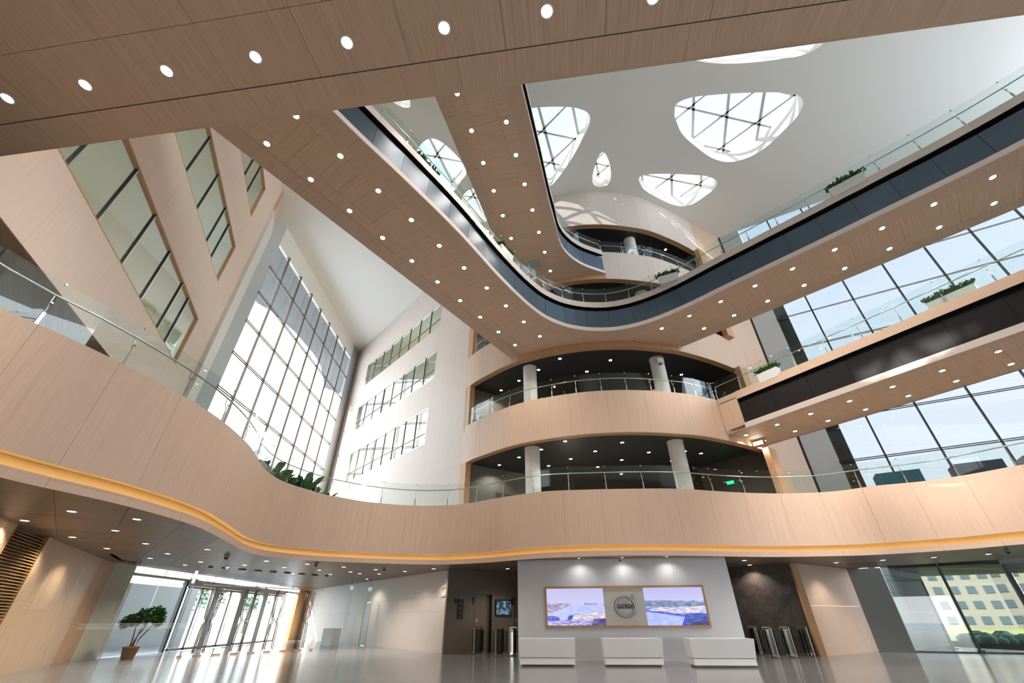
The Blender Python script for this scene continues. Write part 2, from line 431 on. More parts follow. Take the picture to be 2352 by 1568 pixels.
# --- plan line of the curved rear wall of the bays (left to right)
FL = [(-2.72, 21.85), (-2.1, 20.95), (-1.5, 20.3), (-.6, 19.4), (.3, 18.68), (1.7, 17.97), (3.2, 17.48), (4.6, 17.27), (5.9, 17.28), (7.3, 17.48), (8.4, 17.72), (9.9, 18.37), (11.2, 19.05), (12.47, 19.83), (13.7, 20.5), (15.1, 21.3)]
FC = crom([Vector((x, y, 0)) for x, y in FL], 5)
def Fseg(a0, a1, z):
    A = [a0+(a1-a0)*k/60 for k in range(61)]
    return [Vector((at_ang(FC, a).x, at_ang(FC, a).y, z)) for a in A]
AL, AR = ang(FC[0]), ang(Vector((12.47, 19.83, 0)))
AEND = ang(FC[-1])
CWp = Vector((-5.3*.942, 26.2*.942, 0)); CWaz = -41.45
cdir = Vector((math.sin(R(CWaz)), math.cos(R(CWaz)), 0))
CW0 = Vector((FC[0].x, FC[0].y, 0))
XC = -15.97
CWL = (CW0.x-XC)/(-cdir.x)         # length of the flat rear wall until the glazed left front
CW1 = CW0+cdir*CWL

# --- roof with free-form skylights
def hole(px): return [PZ(x, y, ZR) for x, y in px]
SKY = {
 'a': [(1549, 265), (1553, 240), (1580, 226), (1650, 217), (1720, 213), (1800, 213), (1835, 220), (1845, 236), (1835, 262), (1800, 300), (1750, 345), (1710, 365), (1675, 372), (1640, 365), (1600, 338), (1565, 305)],
 'b': [(1195, 252), (1222, 248), (1273, 245), (1324, 248), (1351, 260), (1356, 276), (1341, 313), (1307, 374), (1280, 411), (1263, 427), (1235, 415), (1195, 372), (1170, 310), (1172, 270)],
 'c': [(1385, 348), (1392, 355), (1402, 384), (1403, 408), (1397, 423), (1378, 429), (1363, 423), (1361, 405), (1368, 377), (1377, 355)],
 'd': [(1467, 414), (1470, 406), (1487, 401), (1525, 399), (1583, 401), (1625, 405), (1642, 412), (1647, 420), (1642, 432), (1621, 449), (1592, 468), (1567, 474), (1548, 471), (1506, 452), (1477, 433)],
 'e': [(1583, 136), (1637, 145), (1705, 145), (1790, 136), (1851, 124), (1885, 105), (1894, 92), (1880, 72), (1800, 60), (1690, 70), (1590, 105)],
 'f': [(850, 160), (897, 229), (925, 246), (942, 245), (940, 225), (925, 175), (880, 130)],
 'g': [(953, 354), (970, 328), (988, 318), (1005, 321), (1035, 343), (1062, 374), (1071, 398), (1059, 415), (1040, 440), (1018, 440), (975, 405), (956, 375)],
 'h': [(1088, 432), (1073, 439), (1060, 458), (1075, 490), (1100, 510), (1125, 505), (1130, 480), (1110, 445)],
 'i': [(1980, 72), (2012, 77), (2016, 70), (2000, 60), (1982, 62)],
}
HOLES = [crom(hole(v)+[hole(v)[0]], 4)[:-1] for v in SKY.values()]
def blob(cx, cy, rx, ry, rot=0, n=20):
    o = []
    for k in range(n):
        q = 2*math.pi*k/n; r = 1+.12*math.cos(3*q+rot)
        x, y = rx*r*math.cos(q), ry*r*math.sin(q); o.append(Vector((cx+x*math.cos(rot)-y*math.sin(rot), cy+x*math.sin(rot)+y*math.cos(rot), ZR)))
    return o
for b in [(-.75, -5.7, 2.3, 1.25, -1.05)]:  # skylight added out of view so its sun patch falls on third level panels
    HOLES.append(blob(*b))
OUTLINE = [(-16.3, -8), (33, -8), (33, 11.1), (15.1, 21.3), (15.1, 40), (-16.3, 40)]
cu = bpy.data.curves.new('roof', 'CURVE'); cu.dimensions = '2D'; cu.fill_mode = 'BOTH'; cu.extrude = .55
for loop in [OUTLINE]+HOLES:
    sp = cu.splines.new('POLY'); sp.points.add(len(loop)-1); sp.use_cyclic_u = True
    for i, p in enumerate(loop): sp.points[i].co = (p[0], p[1], 0, 1)
tmp = bpy.data.objects.new('tmp', cu); C.objects.link(tmp)
dg = bpy.context.evaluated_depsgraph_get(); me = bpy.data.meshes.new_from_object(tmp.evaluated_get(dg)); bpy.data.objects.remove(tmp)
me.materials.clear(); me.materials.append(M['ceil']); me.name = 'ceiling'
for v in me.vertices: v.co.z += ZR+.55
roof = bpy.data.objects.new('ceiling', me); C.objects.link(roof)
tag(roof, 'smooth pale grey ceiling pierced by rounded skylight openings', kind='structure')
# glazing and the white lattice over every opening
for hi, loop in enumerate(HOLES):
    cx = sum(p.x for p in loop)/len(loop); cyy = sum(p.y for p in loop)/len(loop)
    rad = max(math.hypot(p.x-cx, p.y-cyy) for p in loop)
    small = hi in (2, 8)
    t = tag(empty('window_%d' % (hi+10), 'rounded skylight opening with white triangular lattice bars and glass', None, (0, 0, 0)), kind='structure')
    V = [(cx+(p.x-cx)*1.08, cyy+(p.y-cyy)*1.08, ZR+1.30) for p in loop]
    mobj('pane', V, [tuple(range(len(V)))], M['glass_sky'] if hi != 9 else M['glass'], t)
    step = 2.15 if not small else 1.1
    for a in (12, 72, 132):
        d = Vector((math.cos(R(a)), math.sin(R(a)), 0)); nrm = Vector((-d.y, d.x, 0))
        k = -4
        while k <= 4:
            o_ = Vector((cx, cyy, 0))+nrm*(k*step*.866+.25)
            if abs(k*step*.866+.25) < rad:
                hl = math.sqrt(max(.01, (rad+.15)**2-(k*step*.866+.25)**2))
                # clip the bar to the opening
                ts = []
                for i in range(len(loop)):
                    p, q = Vector((loop[i].x, loop[i].y, 0))-o_, Vector((loop[(i+1) % len(loop)].x, loop[(i+1) % len(loop)].y, 0))-o_
                    a0, a1 = p.dot(nrm), q.dot(nrm)
                    if a0*a1 < 0: ts.append(p.lerp(q, a0/(a0-a1)).dot(d))
                if len(ts) >= 2:
                    t0, t1 = min(ts), max(ts)
                    MB().box(o_+d*(t0+t1)/2+Vector((0, 0, ZR+1.16)), (t1-t0+.1, .15 if a == 72 else .11, .2), R(a)).build('lattice_bar', M['white'], t)
            k += 1

# --- generic panelled wall on a vertical plane with rectangular openings
def panel_wall(parent, O, d, cells_u, cells_z, holes, mat, th=.12, back=M['backing'], side=1, maxw=2.4, name='panel', edge=None):
    """O plan origin, d unit direction; cells split at cells_u / cells_z; holes = list of (u0,u1,z0,z1)"""
    us = sorted(set(cells_u)); zs = sorted(set(cells_z)); bmk = MB()
    for z0, z1 in zip(zs, zs[1:]):
        for u0, u1 in zip(us, us[1:]):
            um, zm = (u0+u1)/2, (z0+z1)/2
            if any(h[0] < um < h[1] and h[2] < zm < h[3] for h in holes): continue
            n = max(1, round((u1-u0)/maxw)); w_ = (u1-u0)/n
            for k in range(n):
                a = O+d*(u0+k*w_+.002); b = O+d*(u0+(k+1)*w_-.002)
                wallbox(a, b, z0+.002, z1-.002, th*.5*side, None, u0+k*w_).build(name, mat, parent)
            nn = Vector((-d.y, d.x, 0))*side
            wallbox(O+d*u0+nn*th*.5, O+d*u1+nn*th*.5, z0, z1, th*.5*side, bmk)
    o = bmk.build('wall_backing', back, parent); return o
def ribbon(n, O, d, h, mulls, trans, mat, mmat, label, side=1, mw=.05):
    """long glazed opening: panes, mullions and reveal"""
    u0, u1, z0, z1 = h; nn = Vector((-d.y, d.x, 0))*side
    t = tag(empty('window_%d' % n, label, None), kind='structure')
    us = [u0]+sorted(m for m in mulls if u0 < m < u1)+[u1]
    zz = [z0]+sorted(trans)+[z1]
    for a, b in zip(us, us[1:]):
        for c0, c1 in zip(zz, zz[1:]):
            wallbox(O+d*(a+.02)+nn*.07, O+d*(b-.02)+nn*.07, c0+.02, c1-.02, .012*side).build('pane', mat, t)
    for m in us[1:-1]: wallbox(O+d*(m-mw/2)+nn*.03, O+d*(m+mw/2)+nn*.03, z0, z1, .09*side).build('mullion', mmat, t)
    if n in (4, 5, 6):
        for m in us[1:-1]: wallbox(O+d*(m+mw/2)+nn*.03, O+d*(m+mw/2+.022)+nn*.03, z0, z1, .09*side).build('gasket', M['mullion'], t)
    for z in trans: wallbox(O+d*u0+nn*.035, O+d*u1+nn*.035, z-mw/2, z+mw/2, .07*side).build('transom', mmat, t)
    fr = MB()
    wallbox(O+d*u0+nn*.002, O+d*u1+nn*.002, z0, z0+.05, .12*side, fr); wallbox(O+d*u0+nn*.002, O+d*u1+nn*.002, z1-.05, z1, .12*side, fr)
    wallbox(O+d*u0+nn*.002, O+d*(u0+.05)+nn*.002, z0, z1, .12*side, fr); wallbox(O+d*(u1-.05)+nn*.002, O+d*u1+nn*.002, z0, z1, .12*side, fr)
    fr.build('window_frame', M['wood_edge'] if n in (4, 5, 6) else M['steel'], t)
    return t

# --- flat rear wall left of the bays, three ribbon windows
wb = tag(empty('wall_back', 'flat pale panelled rear wall with three stacked ribbon windows', None), kind='structure')
def cu_(x, y): return (PL(x, y, CW0, CWaz)-CW0).dot(cdir)
CH = []
for (xl, yl, xr, yr, zb, zt) in [(790, 1115, 975, 1015, 10.3, 12.75), (810.6, 996.6, 1001, 838, 14.8, 17.1), (834.4, 891, 1013.5, 725, 19.15, 21.4)]:
    CH.append((cu_(xr, yr), cu_(xl, yl), zb, zt))
CH = [(2.95+.35*0, max(h[0], h[1]), h[2], h[3]) if False else (min(h[0], h[1]), max(h[0], h[1]), h[2], h[3]) for h in CH]
LZ = [ZC+.02, 5.6, 8.05]+[z for h in CH for z in h[2:]]+[ZR]
panel_wall(wb, CW0, cdir, [0, CH[0][0], CH[1][0], CH[2][0], CH[0][1], CH[1][1], CH[2][1], CWL], LZ, CH, M['wood_rear'], side=-1, maxw=2.8)
for i, h in enumerate(CH):
    n = 8; mu = [h[0]+(h[1]-h[0])*k/n for k in range(1, n)]
    ribbon(1+i, CW0, cdir, h, mu, [h[2]+.75], M['glass_win'], M['mull_light'], ['lowest ribbon window of the pale rear wall, bright with sky reflection', 'middle ribbon window of the pale rear wall', 'topmost ribbon window of the pale rear wall, just under the ceiling'][i], side=-1, mw=.035)
# rooms behind the rear wall
nb = Vector((cdir.y, -cdir.x, 0))
rm = MB()
for h in CH:
    a, b = CW0+cdir*(h[0]-.8)+nb*.15, CW0+cdir*(h[1]+.3)+nb*.15
    far = nb*4.5
    wallbox(a+far, b+far, h[2]-.4, h[3]+.5, .1, rm)
    for z in (h[2]-.5, h[3]+.5):
        rm.add([a+Vector((0, 0, z)), b+Vector((0, 0, z)), b+far+Vector((0, 0, z)), a+far+Vector((0, 0, z))], [(0, 1, 2, 3)])
    wallbox(a, a+far, h[2]-.4, h[3]+.5, .05, rm); wallbox(b, b+far, h[2]-.4, h[3]+.5, .05, rm)
tag(rm.build('wall_rooms_rear', M['room_wall']), 'beige office rooms seen through the ribbon windows of the rear wall', kind='structure')

# --- left wall with three window ribbons
K = Vector((-16.6*.9, 19.06*.9, 0)); kaz = -21.5
kd = -Vector((math.sin(R(kaz)), math.cos(R(kaz)), 0))     # from the far corner towards the camera side
wl = tag(empty('wall_left', 'tall light oak panelled left wall cut by slanting-looking ribbon windows', None), kind='structure')
KL = 27.0
KM = [2.26, 3.8, 4.82, 6.68, 8.47, 10.28, 12.04, 13.85, 15.6, 17.4, 19.2, 21, 22.8]
KH = [(2.24, 24, 10.23, 12.6), (2.2, 24, 14.81, 17.2), (2.2, 24, 19.45, 21.9)]
panel_wall(wl, K, kd, [0, 2.24, 24, KL], [8.14, 10.23, 12.6, 14.81, 17.2, 19.45, 21.9, ZR], KH, M['wood_mid'], side=-1, maxw=3.0, th=.2)
for i, h in enumerate(KH):
    ribbon(4+i, K, kd, h, KM[1:], [], M['glass_win'], M['steel'], ['lowest ribbon window of the left oak wall', 'middle ribbon window of the left oak wall', 'top ribbon window of the left oak wall'][i], side=-1, mw=.05)
kn = Vector((kd.y, -kd.x, 0))
rm = MB()
for h in KH:
    a, b = K+kd*(h[0]-.5)+kn*.25, K+kd*(h[1]+.5)+kn*.25; far = kn*5
    wallbox(a+far, b+far, h[2]-.4, h[3]+.5, -.1, rm)
    for z in (h[2]-.5, h[3]+.5): rm.add([a+Vector((0, 0, z)), b+Vector((0, 0, z)), b+far+Vector((0, 0, z)), a+far+Vector((0, 0, z))], [(0, 1, 2, 3)])
    wallbox(a, a+far, h[2]-.4, h[3]+.5, .05, rm); wallbox(b, b+far, h[2]-.4, h[3]+.5, .05, rm)
tag(rm.build('wall_rooms_left', M['room_wall']), 'beige rooms seen through the windows of the left wall', kind='structure')
def room_fill(p, L, rz, W):  # unseen area light added to brighten the rooms behind the ribbon windows
    ld = bpy.data.lights.new('room_fill', 'AREA'); ld.shape = 'RECTANGLE'; ld.size = L; ld.size_y = 1.0; ld.energy = W; ld.color = (1, .96, .86)
    o = bpy.data.objects.new('room_fill', ld); C.objects.link(o); o.location = p; o.rotation_euler = (0, 0, rz)
for h in KH:
    c = K+kd*9+kn*3; room_fill((c.x, c.y, h[3]+.4), 14, math.atan2(kd.y, kd.x), 230)
for h in CH:
    c = CW0+cdir*((h[0]+h[1])/2)+nb*2.6; room_fill((c.x, c.y, h[3]+.4), 8, math.atan2(cdir.y, cdir.x), 260)
# second level corridor under the left wall
co = MB(); a, b = K+kd*0, K+kd*KL; far = kn*4.5
co.add([a+Vector((0, 0, 8.12)), b+Vector((0, 0, 8.12)), b+far+Vector((0, 0, 8.12)), a+far+Vector((0, 0, 8.12))], [(0, 1, 2, 3)])
co.build('corridor_ceiling', M['wood_soffit'], tag(empty('ceiling_corridor', 'dark recessed corridor ceiling and wall below the left oak wall', None), kind='structure'))
tag(wallbox(a+far, b+far, ZC, 8.12, -.1).build('wall_corridor', M['lobby']), 'shaded taupe wall of the second level corridor at left', kind='structure')
cb = MB(); wallbox(K, K+far, ZC, 8.12, .1, cb); tag(cb.build('wall_corridor_end', M['lobby']), 'taupe end wall of the second level corridor at left', kind='structure')

# --- reveal between left wall corner and the glazed left front
W0 = Vector((XC, 18.9, 0))
rv = tag(empty('trim_1', 'deep grey reveal between the left oak wall and the tall glazed front', None), kind='structure')
wallbox(K+kd*.02, W0, ZC, 22.6, -.15).build('reveal', M['white'], rv)
wallbox(K+kd*.02, W0, 22.6, ZR, -.15).build('reveal_head', M['wood'], rv)
wallbox(W0, Vector((XC, 20.2, 0)), ZC, ZR, .2).build('jamb', M['grey_light'], rv)
# right of the glazing
Y0c, Y1c = 20.2, 35.3
Zc_top = 1.3+.942*(24.14-1.3)
wallbox((XC, Y1c), (XC, CW1.y+.1), ZC, ZR, .2).build('jamb', M['grey_light'], rv)
wallbox((XC, Y0c), (XC, Y1c), Zc_top, ZR, .2).build('header', M['ceil'], rv)
wallbox(CW1, CW1+Vector((.25, -.22, 0)), ZC, ZR, .25).build('corner_post', M['wood_edge'], rv)

# --- glazed left front, rows of 2.2 m, posts of 2 m
gw = tag(empty('window_7', 'very tall glazed front at left with a grid of thin steel posts and rails', None), kind='structure')
ys = [1.3*0+y*.942 for y in (22.81, 24.91, 27.03, 29.05, 31.14, 33.25, 35.38)]
zs = [1.3+.942*(z-1.3) for z in (21.84, 19.52, 17.2, 14.82, 12.48, 10.14, 7.8, 5.5)]
yy = [Y0c]+ys+[Y1c]; zz = [ZC]+sorted(zs)+[Zc_top]
for a, b in zip(yy, yy[1:]):
    for c0, c1 in zip(zz, zz[1:]):
        wallbox((XC-.12, a+.008), (XC-.12, b-.008), c0+.008, c1-.008, .015).build('pane', M['glass_front'], gw)
for y in ys:
    mb = MB(); mb.tube([(XC+.12, y-.05, ZC), (XC+.12, y-.05, Zc_top)], .038, 6); mb.tube([(XC+.12, y+.07, ZC), (XC+.12, y+.07, Zc_top)], .038, 6)
    for z in zs+[Zc_top-.05]: mb.box((XC+.04, y, z), (.22, .12, .05))
    mb.build('post', M['mull_light'], gw)
for z in zs:
    mb = MB(); mb.tube([(XC+.02, Y0c-.1, z-.05), (XC+.02, Y1c+.1, z-.05)], .036, 6); mb.tube([(XC+.02, Y0c-.1, z+.07), (XC+.02, Y1c+.1, z+.07)], .036, 6); mb.build('rail', M['mull_light'], gw)
# curved roof canopy outside this front
cn = [(592, 697), (620, 712), (646, 735), (675, 760), (700, 789), (722, 815), (736, 840), (742, 866), (745, 890)]
cp = [PZ(x, y, 22.95) for x, y in cn]
cp = [p for p in cp if p.x < -16.6]
tag(poly_prism('roof_canopy', [(-16.35, cp[0].y-8), (cp[0].x, cp[0].y-6)]+[(p.x, p.y) for p in cp]+[(-16.35, cp[-1].y+6)], 22.95, 23.4, M['grey_wall']), 'rounded roof canopy outside the tall left glazing', 'canopy')

# --- curved bay fascias and wall segments
def fascia(a0, a1, z0, z1, parent, n, mat, name='fascia_panel', off=0.0, th=.03):
    lo = offset(Fseg(a0, a1, z0), -off) if off else Fseg(a0, a1, z0); hi = setz(lo, z1)
    return strip_panels(lo, hi, n, name, mat, parent, th=th, inward=-1, sub=4)
bay = tag(empty('wall_bays', 'curved oak clad wall bulging into the hall between the gallery bays', None), kind='structure')
fascia(AL, AR, C2, P3, bay, 10, M['wood'])
fascia(AL, AR, C3, P4, bay, 10, M['wood'])
fascia(AL, AR, C4, P5, bay, 10, M['wood_pale'])
fascia(AL, AR, C5, ZR+.05, bay, 8, M['wood_pale'])
fascia(AR, AEND, ZC, ZR+.05, bay, 3, M['wood'])
# brown underside lips and jamb trims
for z in (C2, C3, C4, C5):
    c = Fseg(AL, AR, z+.001); strip_panels(offset(c, .0), offset(c, .32), 6, 'lip', M['wood_edge'], bay, th=.03, inward=-1, gap=.002, sub=8)
for z0, z1 in ((P2-.6, C2), (P3, C3), (P4, C4), (P5, C5)):
    for s_, A in ((1, AL), (-1, AR)):
        p = at_ang(FC, A); q = at_ang(FC, A+.012*s_)
        d_ = Vector((.35, .94, 0)) if s_ == 1 else Vector((-.35, .94, 0))
        wallbox(p, q, z0, z1, .0+.3).build('jamb', M['wood_edge'], bay)
# floors and ceilings of the bays
def bay_poly(c, yb=31.0): return [(p.x, p.y) for p in c]+[(c[-1].x-.2, yb), (c[0].x-1, yb)]
for i, (z, lev) in enumerate(((C2, 'second'), (C3, 'third'), (C4, 'fourth'), (C5, 'fifth'))):
    c = offset(Fseg(AL, AR, z), .30)
    o = poly_prism('ceiling_bay', bay_poly(c[::3]), z+.06, z+.16, M['dark_ceil'])
    tag(o, 'charcoal ceiling of the %s level bay' % lev, kind='structure')
    jl = MB()
    for k in range(9): jl.box((5+k*0, 19+k*1.3, z+.055), (22, .012, .006), R(-14))
    for k in range(12): jl.box((-2+k*1.3, 24, z+.055), (.012, 13, .006), R(-14))
for z, lev in ((P2-.35, 'second'), (P3-.3, 'third'), (P4-.3, 'fourth'), (P5-.3, 'fifth')):
    c = offset(Fseg(AL, AR, z), .06)
    if lev != 'second': tag(poly_prism('floor_bay', bay_poly(c[::3]), z-.2, z, M['grey_wall']), 'grey floor of the %s level bay' % lev, kind='structure')
# side and rear walls inside the bays
for (z0, z1, lev, l0, l1, r0, r1) in ((P2-.35, C2+.06, 'second', (-2.59, 21.69), (.8, 23.9), (12.3, 19.6), (10.2, 22.8)), (P3-.3, C3+.06, 'third', (-2.6, 21.67), (.4, 23.7), (12.4, 19.9), (10.6, 22.6)), (P4-.3, C4+.06, 'fourth', (-2.6, 21.7), (.4, 23.7), (12.4, 19.9), (10.6, 22.6)), (P5-.3, C5+.06, 'fifth', (-2.6, 21.7), (.4, 23.7), (12.4, 19.9), (10.6, 22.6))):
    tag(wallbox(l0, l1, z0, z1, .1).build('wall_bay_left', M['grey_wall'] if lev != 'third' else M['lobby']), 'grey side wall at the left end of the %s level bay' % lev, kind='structure')
    tag(wallbox(l1, (1.2, 29), z0, z1, .1).build('wall_bay_rear_left', M['dark_wall']), 'dark inner wall of the %s level bay, left' % lev, kind='structure')
    tag(wallbox((1.2, 28.5), (11.5, 27), z0, z1, .1).build('wall_bay_rear', M['dark_wall']), 'dark rear wall of the %s level bay' % lev, kind='structure')
    tag(wallbox(r0, r1, z0, z1, -.1).build('wall_bay_right', M['dark_wall']), 'dark side wall at the right end of the %s level bay' % lev, kind='structure')
    tag(wallbox(r1, (11.3, 27.5), z0, z1, -.1).build('wall_bay_rear_right', M['dark_wall']), 'dark inner wall of the %s level bay, right' % lev, kind='structure')

# --- ground ceiling, second-level slab and the long curved band
topx = [(0, 704), (170, 780.6), (306, 847), (408, 901), (476, 942), (527, 979.6), (560, 1009.6), (579, 1030.6), (589.3, 1047), (603.4, 1071.4), (621, 1088), (646.7, 1103.3), (674.8, 1114), (713, 1125.6), (751, 1136.5), (787, 1142.5), (828, 1150), (860, 1154), (950, 1160.5), (1050, 1158.5), (1150, 1142), (1203, 1134), (1250, 1128), (1350, 1124), (1450, 1122), (1560, 1122), (1640, 1127), (1720, 1131.5), (1830, 1132.5), (1930, 1126.5), (2003, 1116), (2126, 1104), (2220, 1090), (2352, 1066)]
botx = [(0, 1096), (272, 1157), (442, 1205), (500, 1232), (531, 1249), (560, 1264), (612, 1277.5), (714, 1287), (800, 1291), (930, 1295), (1018, 1296), (1120, 1291.5), (1222, 1283), (1300, 1279), (1392, 1276), (1480, 1275.3), (1580, 1276), (1650, 1277), (1722, 1278.2), (1800, 1278.5), (1892, 1277), (1980, 1275), (2062, 1271), (2150, 1265.5), (2232, 1259.5), (2352, 1249)]
g1x = [(0, 1066), (272, 1125), (442, 1185), (490, 1207), (510, 1218), (535, 1233), (560, 1245), (600, 1257), (646, 1266), (714, 1274.5), (800, 1280), (950, 1284), (1020, 1284), (1100, 1281), (1222, 1272), (1300, 1268), (1392, 1265), (1480, 1264), (1560, 1264.5), (1650, 1266), (1722, 1268), (1800, 1268), (1892, 1266.5), (1980, 1264), (2062, 1259), (2150, 1252), (2232, 1244.5), (2352, 1232)]
g2x = [(0, 1037), (272, 1103), (400, 1143), (442, 1159), (490, 1183), (531, 1208), (552, 1222), (578, 1236), (610, 1246), (646, 1254), (714, 1264), (800, 1270), (950, 1273.5), (1020, 1272.5), (1100, 1268), (1222, 1260), (1300, 1256.5), (1392, 1254), (1480, 1252), (1560, 1252.5), (1650, 1254.5), (1722, 1257), (1800, 1257.5), (1892, 1256.5), (1980, 1253), (2062, 1248), (2150, 1241), (2232, 1234.5), (2352, 1223)]
def trace(px, z, pre=(), post=()): return crom([Vector((x, y, z)) for x, y in pre]+[PZ(x, y, z) for x, y in px]+[Vector((x, y, z)) for x, y in post], 5)
BT = trace(topx, P2, [(-8.0, -6), (-8.5, 0)], [(20, 11), (24.5, 3)])
BB = trace(botx, ZB, [(-7.9, -6), (-8.3, 1)], [(20, 11), (24.5, 3)])
BG1 = trace(g1x, ZG1, [(-7.9, -6), (-8.3, 1)], [(20, 11), (24.5, 3)])
BG2 = trace(g2x, ZG2, [(-7.9, -6), (-8.3, 1)], [(20, 11), (24.5, 3)])
NA = 260
a0, a1 = ang(BT[0]), ang(BT[-1]); 
# common bearings, denser where the curve is long
Tq = resamp(BT, NA); bearings = [ang(p) for p in Tq]
for i in range(1, len(bearings)): bearings[i] = max(bearings[i], bearings[i-1]+1e-4)
mt = [at_ang(BT, a) for a in bearings]; mb_ = [at_ang(BB, a) for a in bearings]
m1 = [p.lerp(q, (ZG1-ZB)/(P2-ZB)) for p, q in zip(mb_, mt)]; m2 = [p.lerp(q, (ZG2-ZB)/(P2-ZB)) for p, q in zip(mb_, mt)]
band = empty('gallery_band', 'long curved oak parapet band sweeping across the hall above the ground floor', 'balcony')
strip_panels(m2, mt, 44, 'fascia_panel', M['wood'], band, th=.03, inward=-1, sub=6)
strip_panels(mb_, m1, 44, 'lower_fascia_panel', M['wood'], band, th=.02, inward=-1, sub=6)
r1 = offset(m1, .16); r2 = setz(offset(m2, .16), ZG2)
def strip(lo, hi, name, mat, parent):
    vs, fs, uv = [], [], []
    for i, (a, b) in enumerate(zip(lo, hi)): vs += [a, b]; uv += [(i*.2, 0), (i*.2, (b-a).length)]
    for i in range(len(lo)-1): fs.append((2*i, 2*i+2, 2*i+3, 2*i+1))
    return mobj(name, vs, fs, mat, parent, uv, True)
strip(setz(r1, ZG1-.05), setz(r1, ZG2+.02), 'cove_back', M['gold'], band)
strip(m2, r2, 'cove_top', M['gold'], band)
strip(setz(m1, ZG1-.03), setz(r1, ZG1-.03), 'cove_ledge', M['gold'], band)
led = offset(setz(m1, ZG1-.022), .05); strip(led, offset(led, .03), 'cove_light_strip', M['strip'], band)
strip(setz(mt, P2), setz(offset(mt, .25), P2), 'coping', M['wood_edge'], band)
strip(setz(offset(mt, .25), P2-.4), setz(offset(mt, .25), P2), 'inner_face', M['wood'], band)
# slab body and walkway floor
far_pts = [(27, 3), (30, 6), (30, 34), (14, 42), (-17.3, 42), (-17.3, -6)]
body = [(p.x, p.y) for p in offset(mb_, .03)[::4]]
def ext_poly(curve): return [(p[0], p[1]) for p in curve]+[(30, 1), (30, 10), (17.2, 23.3), (17, 34), (-17.0, 42), (-17.0, -6)]
cz = [(p.x, p.y) for p in offset(mb_, .06)[::2]]
tag(poly_prism('ceiling_ground', ext_poly([(p.x, p.y) for p in offset(mb_, .26)[::2]]), ZC+.03, ZC+.08, M['backing']), 'low oak panelled ceiling over the ground floor entrance side', kind='structure')
gc = bpy.data.objects['ceiling_ground']
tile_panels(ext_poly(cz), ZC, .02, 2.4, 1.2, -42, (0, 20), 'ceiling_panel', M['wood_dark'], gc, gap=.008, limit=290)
tag(poly_prism('floor_gallery', ext_poly([(p.x, p.y) for p in offset(mt, .25)[::4]]), P2-.55, P2-.4, M['grey_wall']), 'walkway slab of the second level gallery', kind='structure')
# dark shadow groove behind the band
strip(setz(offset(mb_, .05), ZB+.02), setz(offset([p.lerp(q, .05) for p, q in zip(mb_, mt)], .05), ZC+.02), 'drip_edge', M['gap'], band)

# --- right glazed front
Af = Vector((15.1, 21.3, 0)); faz = -60.4; fd = -Vector((math.sin(R(faz)), math.cos(R(faz)), 0))   # towards the right
def fu(x, y): return (PL(x, y, Af, faz)-Af).dot(fd)
wf = tag(empty('trim_2', 'light grey pier between the curved oak wall and the right glazed front', None), kind='structure')
U0 = fu(1775, 712)
wallbox(Af+fd*.12, Af+fd*U0, ZC, ZR+.5, .15).build('pier', M['grey_light'], wf)
wallbox(Af-fd*.0, Af+fd*.12, ZC, ZR+.5, .15).build('shadow_joint', M['mullion'], wf)
rf = tag(empty('window_8', 'high glazed front at right with dark mullions and pale sky behind', None), kind='structure')
um = [fu(1849.6, 682), fu(1936, 644.6), fu(2026.5, 607), fu(2123.5, 568), fu(2224, 525.5)]
st = (um[-1]-um[0])/4
um = [um[0]+st*k for k in range(-1, 8)]
um = [u for u in um if u > U0+.3]
zl = PL(1786, 736, Af, faz).z; z3 = PL(1814, 806, Af, faz).z; stz = zl-z3
zr_ = [zl+stz*k for k in range(-6, 4)]; zr_ = [z for z in zr_ if ZC+.3 < z < ZR+.4]
uu = [U0]+um+[um[-1]+st]; zz = [ZC]+zr_+[ZR+.5]
for a, b in zip(uu, uu[1:]):
    for c0, c1 in zip(zz, zz[1:]):
        wallbox(Af+fd*(a+.012), Af+fd*(b-.012), c0+.012, c1-.012, .015).build('pane', M['glass_right'], rf)
fn = Vector((-fd.y, fd.x, 0))
for u in um: wallbox(Af+fd*(u-.03)-fn*.06, Af+fd*(u+.03)-fn*.06, ZC, ZR+.5, .12).build('mullion', M['mullion'], rf)
for z in zr_:
    mb = MB()
    for dz in (-.03, .05): mb.tube([Af+fd*(U0-.05)-fn*.09+Vector((0, 0, z+dz)), Af+fd*uu[-1]-fn*.09+Vector((0, 0, z+dz))], .022, 6)
    mb.build('rail', M['mullion'], rf)
# dark fin wall of the next wing, outside beyond the pier
tag(wallbox(Af+fd*(U0-.1)+fn*2.2, Af+fd*(U0+.75)+fn*2.2, ZC, ZR, .3).build('wall_exterior_wing', M['mullion']), 'dark edge of the neighbouring wing seen through the right glazing', kind='structure')
tag(wallbox(Af+fd*(U0+.75)+fn*2.2, Af+fd*(U0+1.0)+fn*2.2, ZC, ZR, .3).build('trim_3', M['hedge']), 'green tinted fin of the neighbouring wing outside the right glazing', kind='structure')

